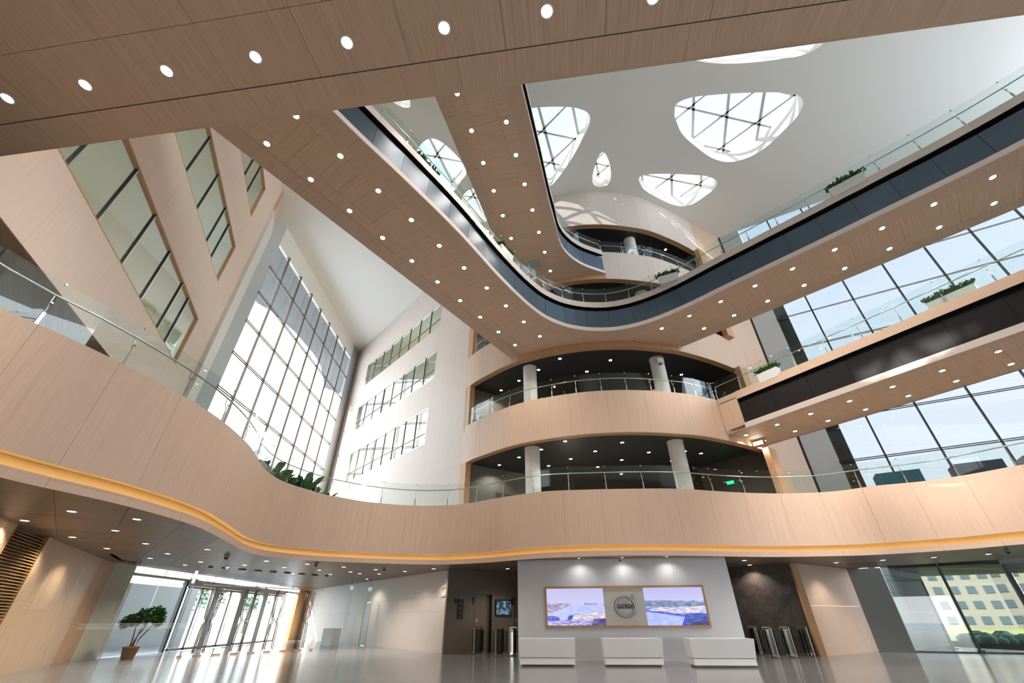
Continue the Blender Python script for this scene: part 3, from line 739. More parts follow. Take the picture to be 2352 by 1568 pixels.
# =================================================================== BRIDGES
def bridge_fascia(t, lip, bb, bt, wt, n, z0, zb0, zb1, z1, side):
    """lip line, black panel, black gap, oak strip from matched plan curves"""
    pass
def fascia_stack(t, curve, nblack, z, side, mat_black=None, strip_mat=None):
    """curve = plan line of the void-side face; z = dict of heights; side=+1 when the walkway lies left of travel"""
    mat_black = mat_black or M['black']
    n1 = max(8, nblack); out = offset(curve, -.03*side)
    strip_panels(setz(out, z['s']-.012), setz(out, z['b0']), n1//2, 'pale_lip', M['lip'], t, th=.03, inward=-side, gap=.003, sub=6)
    rec = offset(curve, .07*side)
    strip_panels(setz(rec, z['b0']-.01), setz(rec, z['b1']-.16), nblack, 'black_panel', mat_black, t, th=.02, inward=-side, gap=.012, sub=4)
    strip(setz(out, z['b0']), setz(rec, z['b0']), 'lip_top', M['lip'], t)
    rec1 = offset(curve, .10*side); rec2 = offset(curve, .22*side)
    strip(setz(rec1, z['b0']-.02), setz(rec1, z['b1']-.17), 'panel_backing', M['gap'], t)
    strip(setz(rec2, z['b1']-.3), setz(rec2, z['b1']+.05), 'shadow_gap', M['gap'], t)
    strip(setz(out, z['b1']), setz(rec2, z['b1']), 'gap_top', M['gap'], t)
    strip(setz(rec, z['b1']-.16), setz(rec2, z['b1']-.16), 'gap_bottom', M['gap'], t)
    strip_panels(setz(out, z['b1']), setz(out, z['w']), n1//2, 'oak_strip', strip_mat or M['wood_pale'], t, th=.03, inward=-side, gap=.004, sub=6)
    strip(setz(out, z['w']), setz(offset(curve, .22*side), z['w']), 'coping', M['wood_edge'], t)

def soffit(t, poly, z, az, org, border=None, du=1.5, dv=1.17):
    poly_prism('slab', poly, z+.03, z+.6, M['backing'], t)
    tile_panels(poly, z, .02, du, dv, az, org, 'soffit_panel', M['wood_soffit'], t, gap=.012)

# --- fourth level V shaped walkway
lipx = [(780, 272), (1048, 533), (1076, 575-12+2), (1154, 646), (1218.8, 711), (1256, 738), (1307, 753.5), (1365, 760), (1426, 757), (1494, 738), (1580, 704), (1654, 666.7), (1790, 602), (1892, 558), (1997.6, 501.7), (2062, 468), (2352, 333)]
lipx = [(780, 272), (915, 400), (1048, 530), (1154, 646), (1218.8, 707), (1256, 733), (1307, 752.5), (1365, 760), (1426, 757), (1494, 740), (1580, 705), (1654, 669), (1790, 605), (1892, 557), (1997.6, 506), (2352, 333.5)]
i4 = trace(lipx, S4, [(-11.3, -4.5)], [(17.5, 3.5), (20, 0)])
# use the oak-top line for the walkway edge where it was measured too, averaged in plan
V4 = empty('walkway', 'large V shaped fourth level walkway with oak soffit, black panels and glass railing', 'walkway')
z4 = dict(s=S4, b0=12.97, b1=14.19, w=P4)
oL0 = PZ(481, 289, S4); oL1 = PZ(1179.5, 828, S4); dL = (oL1-oL0).normalized()
oL = [oL0-dL*13, oL1+dL*.35]
oR0 = PZ(1572, 794, S4); oR1 = PZ(2283, 500, S4); dR = (oR1-oR0).normalized()
oR = [oR0-dR*.3, oR1+dR*9]
i4r = resamp(i4, 90)
aJ0, aJ1 = ang(oL[1]), ang(oR[0])
arc4 = Fseg(aJ0, aJ1, S4)
poly4 = [(p.x, p.y) for p in i4r]+[(oR[1].x, oR[1].y), (oR[0].x, oR[0].y)]+[(p.x, p.y) for p in arc4[::-3][1:-1]]+[(oL[1].x, oL[1].y), (oL[0].x, oL[0].y)]
# split the soffit: left arm, apex, right arm, so the panel grid follows each arm
def split_poly(poly, co, no):
    bm = bmesh.new(); bm.faces.new([bm.verts.new((p[0], p[1], 0)) for p in poly]); bm.normal_update()
    bmesh.ops.bisect_plane(bm, geom=bm.verts[:]+bm.edges[:]+bm.faces[:], plane_co=co, plane_no=no)
    out = [[(v.co.x, v.co.y) for v in f.verts] for f in bm.faces]; bm.free(); return out
azL = math.degrees(math.atan2(dL.x, dL.y)); azR = math.degrees(math.atan2(dR.x, dR.y))
poly_prism('slab', poly4, S4+.022, S4+.15, M['backing'], V4); poly_prism('deck', poly4, P4-.30, P4-.24, M['grey_wall'], V4)
apx = Vector((4.3, 0, 0))
parts = split_poly(poly4, apx, Vector((1, 0, 0)))
for pl in parts:
    mx = sum(p[0] for p in pl)/len(pl)
    if mx < 4.3: tile_panels(pl, S4, .02, 1.5, 1.15, azL, (oL1.x, oL1.y), 'soffit_panel', M['wood_soffit'], V4, gap=.006, limit=140)
    else: tile_panels(pl, S4, .02, 1.5, 1.15, azR, (oR0.x, oR0.y), 'soffit_panel', M['wood_soffit'], V4, gap=.006, limit=140)
# lighter edge borders
def border(t, curve, wdt, side, z, n=20): strip_panels(setz(curve, z-.012), setz(offset(curve, wdt*side), z-.012), n, 'soffit_border', M['wood'], t, th=.02, inward=side, gap=.006, sub=4)
border(V4, i4r, .62, 1, S4, 34)
border(V4, resamp([oL[0], oL[1]-dL*.4], 20), .62, -1, S4, 20)
border(V4, resamp([oR[0]+dR*.5, oR[1]], 20), .5, -1, S4, 20)

fascia_stack(V4, i4r, 44, z4, 1)
strip_panels(setz(arc4, C3), setz(arc4, S4), 8, 'arch_trim', M['wood_edge'], V4, th=.05, inward=-1, gap=.004, sub=6)
# outer upstands
for c, sd_ in ((oL, -1), (oR, -1)):
    strip_panels(setz(resamp(c, 12), S4), setz(resamp(c, 12), P4), 10, 'outer_fascia', M['wood'], V4, th=.05, inward=-sd_, gap=.005)
b4 = balustrade(setz(i4r, P4), 44, 'glass balustrade with steel posts along the V shaped fourth level walkway', 1)
for c, nm in ((oL, 'left'), (oR, 'right')): balustrade(setz(resamp(c, 20), P4), 18, 'glass balustrade on the outer edge of the %s arm of the fourth level walkway' % nm, -1)

# --- third level right arm
lip3 = [PZ(1672.8, 996.6, S3), PZ(1994, 888, S3), PZ(2352, 758.5, S3)]
d3 = (lip3[2]-lip3[0]).normalized()
out3a = PZ(1763, 1023, S3); out3b = PZ(2352, 847, S3); d3o = (out3b-out3a).normalized()
top0 = Vector((9.86, 18.33, 0)); top1 = PZ(2352, 627.5, P3); dtop = (top1-top0).normalized(); dtop.z = 0
L3 = empty('walkway', 'straight third level walkway at right with black panels and oak soffit', 'walkway')
c3 = resamp([top0, Vector((lip3[2].x, lip3[2].y, 0))+d3*9], 40)
z3d = dict(s=S3, b0=8.55, b1=9.70, w=P3)
# wooden end block, then the black panels
ce = resamp([top0, top0+(c3[-1]-c3[0]).normalized()*.95], 4)
cb = resamp([ce[-1], c3[-1]], 36)
strip_panels(setz(ce, S3), setz(ce, P3), 1, 'end_panel', M['wood'], L3, th=.05, inward=-1, sub=2)
M['black3'] = plain('black_gloss_panel', (40, 39, 41), .6, metal=0, spec=.12, vary=.05)
fascia_stack(L3, cb, 12, z3d, 1, M['black3'], M['wood'])
po3 = [(p.x, p.y) for p in c3]+[((out3b+d3o*9).x, (out3b+d3o*9).y), (out3a.x, out3a.y)]
poly_prism('slab', po3, S3+.022, S3+.15, M['backing'], L3); poly_prism('deck', po3, P3-.30, P3-.24, M['grey_wall'], L3)
a3z = math.degrees(math.atan2(d3.x, d3.y))
tile_panels(po3, S3, .02, 1.5, 1.15, a3z, (lip3[0].x, lip3[0].y), 'soffit_panel', M['wood_soffit'], L3, gap=.006)
border(L3, c3, .35, 1, S3, 18)
strip_panels(setz(resamp([out3a, out3b+d3o*9], 12), S3), setz(resamp([out3a, out3b+d3o*9], 12), P3), 10, 'outer_fascia', M['wood'], L3, th=.05, inward=1, gap=.005)
balustrade(setz(c3, P3), 15, 'glass balustrade along the third level walkway at right', 1)
balustrade(setz(resamp([out3a, out3b+d3o*9], 20), P3), 14, 'glass balustrade on the far edge of the third level walkway', -1)

# --- fifth level arm
l5x = [(1195, 190.5), (1241, 380), (1263, 475), (1276.5, 522), (1284, 555), (1299.5, 581), (1334, 607.5), (1391, 628)]
i5 = trace(l5x, S5, [PZ(1195, 190.5, S5).to_tuple()[:2] if False else ((PZ(1195, 190.5, S5)*2-PZ(1241, 380, S5))*1).to_tuple()[:2]])
pre = PZ(1195, 190.5, S5); dd = (pre-PZ(1241, 380, S5)).normalized()
i5 = [pre+dd*12]+i5[5:]
i5 = resamp(i5, 60)
o5a = PZ(997.7, 217.7, S5); o5b = PZ(1130, 533, S5); d5 = (o5b-o5a).normalized()
o5 = [o5a-d5*12, o5b+d5*4.1]
# where the outer line meets the bay wall
for k in range(400):
    q = o5b+d5*(k*.02)
    if q.y > at_ang(FC, ang(q)).y: break
o5[1] = q
W5 = empty('walkway', 'narrow fifth level walkway with oak soffit curving into the bay wall', 'walkway')
aE = ang(i5[-1]); arc5 = Fseg(ang(o5[1]), max(aE, ang(o5[1])+.02), S5)
poly5 = [(p.x, p.y) for p in i5]+[(p.x, p.y) for p in arc5[::-4]]+[(o5[0].x, o5[0].y)]
poly_prism('slab', poly5, S5+.022, S5+.15, M['backing'], W5); poly_prism('deck', poly5, P5-.30, P5-.24, M['grey_wall'], W5)
az5 = math.degrees(math.atan2(d5.x, d5.y))
tile_panels(poly5, S5, .02, 1.5, 1.0, az5, (o5a.x, o5a.y), 'soffit_panel', M['wood_soffit'], W5, gap=.006)
border(W5, i5, .55, 1, S5, 24); border(W5, resamp(o5, 20), .5, -1, S5, 20)
fascia_stack(W5, i5, 18, dict(s=S5, b0=17.38, b1=18.62, w=P5), 1)
strip_panels(setz(arc5, C4), setz(arc5, S5), 6, 'arch_trim', M['wood_edge'], W5, th=.05, inward=-1, gap=.004, sub=6)
strip_panels(setz(resamp(o5, 12), S5), setz(resamp(o5, 12), P5), 12, 'outer_fascia', M['wood'], W5, th=.05, inward=1, gap=.005)
balustrade(setz(i5, P5), 16, 'glass balustrade along the curving fifth level walkway', 1)

# --- nearest bridge, third level, crossing overhead
e0, e1 = PZ(0, 358, S3), PZ(2352, 33, S3); dB = (e1-e0).normalized(); pB = Vector((dB.y, -dB.x, 0))   # pB points to the camera
B1 = empty('footbridge', 'broad oak clad footbridge crossing overhead nearest the camera', 'footbridge')
pa, pb = e0-dB*1.6, e1+dB*9
near = pB*5.2
polyB = [(pa.x, pa.y), (pb.x, pb.y), ((pb+near).x, (pb+near).y), ((pa+near).x, (pa+near).y)]
poly_prism('slab', polyB, S3+.022, S3+.15, M['backing'], B1); poly_prism('deck', polyB, P3-.30, P3-.24, M['grey_wall'], B1)
azB = math.degrees(math.atan2(dB.x, dB.y))
g0 = PZ(0, 286, S3); bw = abs((g0-e0).dot(pB))
ia, ib = pa+pB*bw, pb+pB*bw
tile_panels([(ia.x, ia.y), (ib.x, ib.y), ((pb+near).x, (pb+near).y), ((pa+near).x, (pa+near).y)], S3, .02, 1.45, .90, azB, (g0.x, g0.y), 'soffit_panel', M['wood_soffit'], B1, gap=.006)
strip_panels(setz(resamp([pa, pb], 40), S3), setz(resamp([ia-pB*.008, ib-pB*.008], 40), S3), 8, 'soffit_border', M['wood_soffit'], B1, th=.02, inward=1, gap=.004)
strip_panels(setz(resamp([pa, pb], 40), S3-.02), setz(resamp([pa, pb], 40), P3), 12, 'outer_fascia', M['wood'], B1, th=.05, inward=1, gap=.004)
strip_panels(setz(resamp([pa+near, pb+near], 40), S3-.02), setz(resamp([pa+near, pb+near], 40), P3), 12, 'outer_fascia', M['wood'], B1, th=.05, inward=-1, gap=.004)

# --- second and third level balustrades
bt_s = [p for p in mt]
balustrade(setz(resamp(bt_s, 220), P2), 44, 'long glass balustrade following the curved second level parapet band', 1)
balustrade(Fseg(AL+.005, ang(top0), P3), 12, 'curved glass balustrade of the third level bay', 1)
balustrade(Fseg(ang(i5[-1]), AR, P5), 6, 'curved glass balustrade of the fifth level bay', 1)
balustrade(Fseg(AL+.005, AL+.09, P4), 2, 'short glass balustrade at the left end of the fourth level bay', 1)

# =================================================================== DOWNLIGHTS
downlights([(17, 226), (196, 195), (383, 163), (587, 131), (797, 98), (1020, 64), (1256, 26), (1500, -6)], S3-.004, 'large glowing downlight in the nearest footbridge', 'downlights of the nearest footbridge', 1.15)
downlights([(680, 266), (782, 358), (869, 438), (945, 505), (1009, 564), (1066, 615), (1118, 661), (1162, 702), (1203, 739), (1240, 772)], S4, 'downlight in the left walkway arm, row by the black panels', 'downlights of the left walkway arm', frm='from the footbridge')
downlights([(613, 330), (714, 412), (803, 484), (879, 546), (946, 599), (1005, 647), (1057, 690), (1103, 728), (1145, 762), (1183, 792)], S4, 'downlight in the left walkway arm, outer row', 'downlights of the left walkway arm', frm='from the footbridge')
downlights([(1520, 754), (1583, 725), (1655, 692), (1734, 656), (1820, 617), (1917, 573), (2026, 524), (2145, 469), (2280, 407)], S4, 'downlight in the right walkway arm, row by the black panels', 'downlights of the right walkway arm', frm='from the bend')
downlights([(1617, 754), (1686, 724), (1763, 691), (1847, 655), (1940, 616), (2043, 571), (2157, 522), (2283, 467)], S4, 'downlight in the right walkway arm, outer row', 'downlights of the right walkway arm', frm='from the bend')
downlights([(1713, 999), (1785, 975), (1862, 950), (1951, 921), (2050, 888), (2164, 851), (2293, 807)], S3, 'downlight in the third level right walkway, inner row', 'downlights of the third level right walkway', frm='from the curved wall')
downlights([(1755, 1012), (1826, 990), (1902, 966), (1988, 940), (2086, 909), (2196, 875), (2322, 836)], S3, 'downlight in the third level right walkway, outer row', 'downlights of the third level right walkway', frm='from the curved wall')
downlights([(1050, 215), (1083, 300), (1110, 374), (1134, 438), (1155, 495), (1174, 547)], S5, 'downlight in the fifth level walkway, left row', 'downlights of the fifth level walkway', frm='from the footbridge')
downlights([(1139, 196), (1163, 280), (1185, 356), (1205, 423), (1223, 482), (1238, 533), (1251, 579), (1264, 622)], S5, 'downlight in the fifth level walkway, right row', 'downlights of the fifth level walkway', frm='from the footbridge')
downlights([(1151, 896), (1192, 874), (1237, 849), (1286, 823.5), (1348, 853), (1402, 827), (1507, 875), (1565, 860)], C3+.06, 'small downlight in the charcoal third level bay ceiling', 'downlights of the third level bay')
downlights([(1147, 1067.5), (1192, 1050), (1243, 1032), (1260, 1069.5), (1298, 1013), (1311, 1053.5), (1321, 1086.5), (1367, 1036), (1373, 1072), (1427, 1088), (1428, 1056), (1429, 1016), (1490, 1038.5), (1543, 1058), (1573, 1036), (1610, 1041)], C2+.06, 'small downlight in the charcoal second level bay ceiling', 'downlights of the second level bay')
downlights([(1528.5, 573)], C5+.06, 'single round downlight in the fifth level bay ceiling', 'downlights of the fifth level bay')
downlights(sorted([(57, 1195), (165, 1174), (314.6, 1192), (166.6, 1233), (265, 1218), (245.5, 1259), (334.6, 1248), (385, 1271), (345, 1281.5), (476.6, 1261.5), (461, 1290), (425, 1297), (562, 1297), (612, 1288), (523, 1303), (653, 1302.7), (733, 1309), (789.5, 1301.6), (706, 1295), (863, 1307.5), (826, 1317), (805, 1313), (759, 1318.7), (930, 1311.8), (996, 1305.7), (871, 1317.7), (673, 1317), (843, 1329), (1166, 1305.5)]), ZC, 'round downlight in the low entrance ceiling', 'downlights of the low entrance ceiling')
downlights([(1709.5, 1286.5), (1722, 1297), (1920.7, 1291.5), (2028, 1286), (2145, 1279.7), (2270, 1272)], ZC, 'round downlight in the low ceiling right of the white wall', 'downlights of the low ceiling at right')
downlights([(1325.3, 1285.7), (1422, 1284), (1522, 1281.8)], ZC, 'tiny spotlight over the white reception wall', 'downlights over the white wall', .5)
wash = bpy.data.lights.new('wall_washer', 'SPOT'); wash.energy = 20; wash.spot_size = R(150); wash.spot_blend = .8; wash.color = (1, .97, .95); wash.shadow_soft_size = .05
for o in [o for o in C.objects if o.get('group') == 'downlights over the white wall']:
    for ch in o.children:
        if ch.type == 'LIGHT': ch.data = wash
    wx = o.location.x; o.location.y = 19.74-.137*(wx-.2)-.42

# =================================================================== COLUMNS
for (z0, z1, lev) in ((P2-.4, C2+.06, 'second'), (P3-.3, C3+.06, 'third'), (P4-.3, C4+.06, 'fourth'), (P5-.3, C5+.06, 'fifth')):
    for (x, y, sd_) in ((.95, 19.25, 'left'), (7.52, 18.42, 'right')):
        if lev in ('fourth', 'fifth') and sd_ == 'left': continue
        y_ = y+.25
        tag(MB().lathe([(.0001, z0), (.36, z0), (.36, z0+.15), (.355, z0+.16), (.355, z1-.03), (.37, z1-.02), (.37, z1), (.0001, z1)], 36, (x, y_, 0)).build('column', M['white'], None, True), 'round white column, %s one of the %s level bay' % (sd_, lev) if lev in ('second', 'third') else 'round white column standing in the %s level bay' % lev, 'column')

# =================================================================== GROUND FLOOR, CENTRE
rO = Vector((.2, 19.72, 0)); raz = -82.2; rdv = -Vector((math.sin(R(raz)), math.cos(R(raz)), 0))
rn = Vector((-rdv.y, rdv.x, 0))
def ru(x, y):
    q = PL(x, y, rO, raz); return (q-rO).dot(rdv), q.z
RL = ru(1665, 1400)[0]; RL = ru(1688, 1372)[0]
rw = tag(empty('wall_reception', 'freestanding white wall behind the reception desks', None), kind='structure')
n_ = 4
for k in range(n_): wallbox(rO+rdv*(RL*k/n_+.001), rO+rdv*(RL*(k+1)/n_-.001), 0, ZC, .06).build('panel', M['reception'], rw)
wallbox(rO+rn*.06, rO+rdv*RL+rn*.06, 0, ZC, 1.6).build('wall_body', M['reception'], rw)
# framed display
u0, zt0 = ru(1250.5, 1347); u1, zb0 = ru(1634.5, 1441); 
zb, zt = ru(1253, 1441.5)[1], ru(1430, 1345)[1]
dis = empty('framed_display', 'long oak framed display on the white wall with two coastal pictures and a silver emblem', 'display')
fr = MB(); f_ = .075
P_ = lambda u, off=0.0: rO+rdv*u-rn*off
wallbox(P_(u0, .10), P_(u1, .10), zb, zb+f_, .10, fr); wallbox(P_(u0, .10), P_(u1, .10), zt-f_, zt, .10, fr)
wallbox(P_(u0, .10), P_(u0+f_, .10), zb+f_, zt-f_, .10, fr); wallbox(P_(u1-f_, .10), P_(u1, .10), zb+f_, zt-f_, .10, fr)
fr.build('frame', M['wood_edge'], dis)
uA, uB = ru(1388, 1392)[0], ru(1482, 1392)[0]
def picture_mat(name, seed, sky1, sky2, layers):
    """seascape: sky, hills, rocks and water from noise thresholds over the picture height (uv 0..1)"""
    m, t, b = newmat(name)
    uv = t.nodes.new('ShaderNodeUVMap'); uv.uv_map = 'UVMap'; sp = t.nodes.new('ShaderNodeSeparateXYZ'); t.links.new(uv.outputs[0], sp.inputs[0])
    def math_(op, a, b_=None):
        n = t.nodes.new('ShaderNodeMath'); n.operation = op
        for i, v in enumerate((a, b_)):
            if v is None: continue
            if isinstance(v, (int, float)): n.inputs[i].default_value = v
            else: t.links.new(v, n.inputs[i])
        return n.outputs[0]
    def noise(scx, scy, det=4, off=0):
        mp = t.nodes.new('ShaderNodeMapping'); mp.inputs['Scale'].default_value = (scx, scy, 1); mp.inputs['Location'].default_value = (off, off*.7, 0)
        n = t.nodes.new('ShaderNodeTexNoise'); n.inputs['Scale'].default_value = 1; n.inputs['Detail'].default_value = det; n.inputs['Roughness'].default_value = .62
        t.links.new(uv.outputs[0], mp.inputs[0]); t.links.new(mp.outputs[0], n.inputs['Vector']); return n.outputs['Fac']
    def mixc(f, a, b_):
        n = t.nodes.new('ShaderNodeMix'); n.data_type = 'RGBA'; t.links.new(f, n.inputs[0])
        for i, v in ((6, a), (7, b_)):
            if isinstance(v, tuple): n.inputs[i].default_value = v
            else: t.links.new(v, n.inputs[i])
        return n.outputs[2]
    col = mixc(sp.outputs['Y'], lin(*sky2), lin(*sky1))
    for (ybase, x0, x1, slope, amp, fx, c1, c2, off) in layers:
        # a band whose top edge is ybase + slope*x + noise, faded outside x0..x1
        h = math_('ADD', math_('MULTIPLY', math_('SUBTRACT', noise(fx, 0, 4, off), .5), amp), math_('ADD', math_('MULTIPLY', sp.outputs['X'], slope), ybase))
        e1_ = math_('MULTIPLY', math_('SUBTRACT', x0, sp.outputs['X']), 3.0); e2_ = math_('MULTIPLY', math_('SUBTRACT', sp.outputs['X'], x1), 3.0)
        e_ = math_('MAXIMUM', math_('MAXIMUM', e1_, e2_), 0.0)
        f = math_('MULTIPLY', math_('SUBTRACT', math_('SUBTRACT', h, e_), sp.outputs['Y']), 90.0)
        f = math_('MINIMUM', math_('MAXIMUM', f, 0.0), 1.0)
        rr = t.nodes.new('ShaderNodeValToRGB'); rr.color_ramp.elements[0].position = .4; rr.color_ramp.elements[1].position = .6
        rr.color_ramp.elements[0].color = lin(*c1); rr.color_ramp.elements[1].color = lin(*c2)
        t.links.new(noise(9, 26, 6, off+3), rr.inputs[0]); col = mixc(f, col, rr.outputs[0])
    b.inputs['Base Color'].default_value = (0, 0, 0, 1); b.inputs['Roughness'].default_value = .3; b.inputs['Specular IOR Level'].default_value = .2
    t.links.new(col, b.inputs['Emission Color']); b.inputs['Emission Strength'].default_value = .82; return m
water = (176, 184, 236)
MA = picture_mat('coast_picture_one', 1, (186, 186, 226), (214, 210, 240), [
 (.60, .66, .88, 0, .03, 9, (104, 104, 170), (176, 166, 196), 12), (.575, .97, 1.3, 0, .03, 5, (92, 96, 160), (150, 140, 180), 5), (.605, -1, .40, -.02, .07, 9, (126, 122, 176), (206, 190, 200), 2),
 (.30, -1, .46, .58, .03, 6, (176, 184, 238), (200, 206, 246), 1), (.555, .44, 2, 0, .0, 1, (170, 178, 236), (196, 200, 244), 7),
 (.26, -1, .19, -.1, .05, 5, (60, 76, 186), (120, 132, 212), 3), (.27, .38, .55, 0, .07, 6, (58, 74, 184), (110, 124, 206), 9), (.20, .46, 1.3, .17, .10, 5, (150, 150, 214), (246, 230, 204), 4), (.13, -1, 1.2, .04, .12, 7, (110, 112, 192), (214, 206, 234), 6), (.10, .80, 1.3, .1, .10, 7, (54, 58, 130), (130, 110, 150), 16)])
MBm = picture_mat('coast_picture_two', 2, (180, 180, 226), (214, 212, 244), [
 (.66, -.1, 1.2, -.03, .09, 8, (86, 104, 170), (150, 170, 176), 11), (.50, -.1, 1.2, 0, .06, 6, (70, 84, 180), (190, 178, 200), 12), (.46, .1, 1.2, .04, .10, 6, (150, 156, 226), (244, 228, 206), 13),
 (.40, -.2, 1.2, -.16, .08, 5, (50, 70, 180), (120, 134, 214), 14), (.36, -1, 1.1, -.22, .06, 3, (150, 170, 240), (190, 198, 246), 15), (.30, .66, 1.3, .02, .12, 4, (40, 60, 150), (90, 110, 200), 16), (.10, .72, 1.3, .0, .05, 4, (50, 44, 76), (84, 76, 110), 17)])
def uvquad(name, a, b, z0, z1, mat, parent, th=.02):
    t_ = (b-a).normalized(); n2 = Vector((-t_.y, t_.x, 0))*th
    vs = [a+Vector((0, 0, z0)), b+Vector((0, 0, z0)), b+Vector((0, 0, z1)), a+Vector((0, 0, z1))]; vs += [v+n2 for v in vs]
    return mobj(name, vs, [(0, 1, 2, 3), (7, 6, 5, 4), (0, 4, 5, 1), (1, 5, 6, 2), (2, 6, 7, 3), (3, 7, 4, 0)], mat, parent, [(0, 0), (1, 0), (1, 1), (0, 1)]*2)
tag(uvquad('screen', P_(u0+f_, .06), P_(uA, .06), zb+f_, zt-f_, MA, dis), 'lit picture of a rocky coast and calm bay')
tag(uvquad('screen', P_(uB, .06), P_(u1-f_, .06), zb+f_, zt-f_, MBm, dis), 'lit picture of snowy shore rocks and blue water')
uvquad('centre_panel', P_(uA+.01, .06), P_(uB-.01, .06), zb+f_, zt-f_, M['putty'], dis)
# emblem: ring, arrow head, name plate
uc, zc_ = ru(1435.5, 1392.5); rad = .37
em = MB(); N = 48
cE = P_(uc, .075)+Vector((0, 0, zc_))
def rp(q, r, off): return cE+rdv*(1.12*r*math.cos(q))+Vector((0, 0, r*math.sin(q)))-rn*off
prof = [(rad, 0), (rad, .03), (rad-.015, .045), (rad-.065, .045), (rad-.08, .03), (rad-.08, 0)]
vs = [rp(2*math.pi*j/N, r, o) for (r, o) in prof for j in range(N)]
fs = [(i*N+j, i*N+(j+1) % N, (i+1)*N+(j+1) % N, (i+1)*N+j) for i in range(len(prof)-1) for j in range(N)]
emb = mobj('emblem_ring', vs, fs, M['emblem'], dis, None, True)
def flat_poly(pts, off, th, name, mat, parent):
    a = [cE+rdv*x+Vector((0, 0, z))-rn*off for x, z in pts]; b = [p-rn*th for p in a]; n = len(a)
    return mobj(name, a+b, [tuple(range(n)), tuple(range(n, 2*n))[::-1]]+[(i, i+n, (i+1) % n+n, (i+1) % n) for i in range(n)], mat, parent)
flat_poly([(.25, .22), (.36, .33), (.33, .36), (.22, .25)][::-1], 0, .04, 'emblem_arrow', M['emblem'], dis)
flat_poly([(.28, .40), (.40, .40), (.40, .28), (.36, .32), (.32, .36)], .0, .045, 'emblem_arrow_tip', M['emblem'], dis)
flat_poly([(-.30, -.065), (.30, -.065), (.30, .065), (-.30, .065)], .03, .02, 'name_plate', M['plate'], dis)
def text(body, size, loc, rot, mat, parent, name='lettering', ext=.004, sx=1.0, align='CENTER'):
    c = bpy.data.curves.new(name, 'FONT'); c.body = body; c.size = size; c.extrude = ext; c.align_x = align; c.align_y = 'CENTER'; c.space_character = 1.08
    o = bpy.data.objects.new('tmp', c); C.objects.link(o); d_ = bpy.context.evaluated_depsgraph_get(); me_ = bpy.data.meshes.new_from_object(o.evaluated_get(d_)); bpy.data.objects.remove(o)
    me_.materials.clear(); me_.materials.append(mat); me_.name = name
    q = bpy.data.objects.new(name, me_); C.objects.link(q); q.location = loc; q.rotation_euler = rot; q.scale = (sx, 1, 1)
    if parent: q.parent = parent
    return q
rzr = math.atan2(rdv.y, rdv.x)
for dx in (0, .004): text('VOLVO', .125, cE-rn*(.058)+rdv*dx, (R(90), 0, rzr), M['white'], dis, sx=1.35)

# wall socket by the first desk
pk = PL(1328, 1493, rO-rn*.0, raz)
tag(MB().box(pk-rn*.01, (.16, .02, .08), rzr).build('wall_socket', M['white']), 'small white double socket low on the white wall', 'socket')
# desks
def desk(xl, xr, ytop, ymid, ybot, label, first):
    a = PZ(xl, ybot, 0.05); b = PZ(xr, ybot+.3, 0.05)
    c = (a+b)/2; L = (b-a).length
    t = empty('reception_desk', label, 'desk', (c.x, c.y, 0), rzr*.6, 'white reception desks')
    dpt = .75; h = .75
    MB().box((0, dpt/2+.06, .03), (L-.14, dpt-.12, .06)).build('plinth', M['lobby'], t)
    MB().box((0, dpt/2+.02, .145), (L-.02, dpt, .17)).build('base', M['desk'], t)
    # sloping front apron, wider at the top
    vs = [(-L/2, 0, .245), (L/2, 0, .245), (L/2+.04, -.10, h), (-L/2-.04, -.10, h), (-L/2, dpt, .245), (L/2, dpt, .245), (L/2+.04, dpt+.02, h), (-L/2-.04, dpt+.02, h)]
    mobj('apron', vs, [(0, 1, 2, 3), (5, 4, 7, 6), (4, 0, 3, 7), (1, 5, 6, 2), (3, 2, 6, 7), (0, 4, 5, 1)], M['desk'], t)
    MB().box((0, dpt/2+.03, .2375), (L-.08, dpt-.08, .015)).build('shadow_gap', M['gap'], t)
    return t
desk(1194, 1322, 1465, 1512, 1526.5, 'white reception desk at the left end of the white wall', 1)
desk(1391, 1526.5, 1465, 1512, 1527, 'white reception desk in the middle, under the silver emblem', 0)
desk(1597, 1741.5, 1465, 1512, 1529, 'white reception desk at the right end of the white wall', 0)

# dome cameras under the low ceiling
def dome(x, y, z, label, s=1.0):
    p = PZ(x, y, z); t = empty('dome_camera', label, 'camera', (p.x, p.y, z), 0, 'ceiling cameras'); t.scale = (s,)*3
    MB().lathe([(.0001, 0), (.07, 0), (.075, -.03), (.07, -.06), (.0001, -.06)], 16).build('housing', M['white'] if 1380 < x < 1700 else M['grille'], t, True)
    MB().lathe([(.058, -.06), (.056, -.085), (.04, -.11), (.02, -.122), (.0001, -.125)], 16).build('dome', M['plate'], t, True)
dome(1423, 1282, ZC, 'white dome camera over the white reception wall', .8)
dome(522, 1274, ZC, 'dark dome camera under the low ceiling nearest the curved band at left', 1.3)
dome(727, 1292, ZC, 'dark dome camera under the low ceiling above the third pair of door handles', 1.2)
dome(883, 1303, ZC, 'dark dome camera under the low ceiling before the C wall', 1.2)
dome(2312, 1262, ZC, 'dome camera under the low ceiling at the right edge', 1.1)

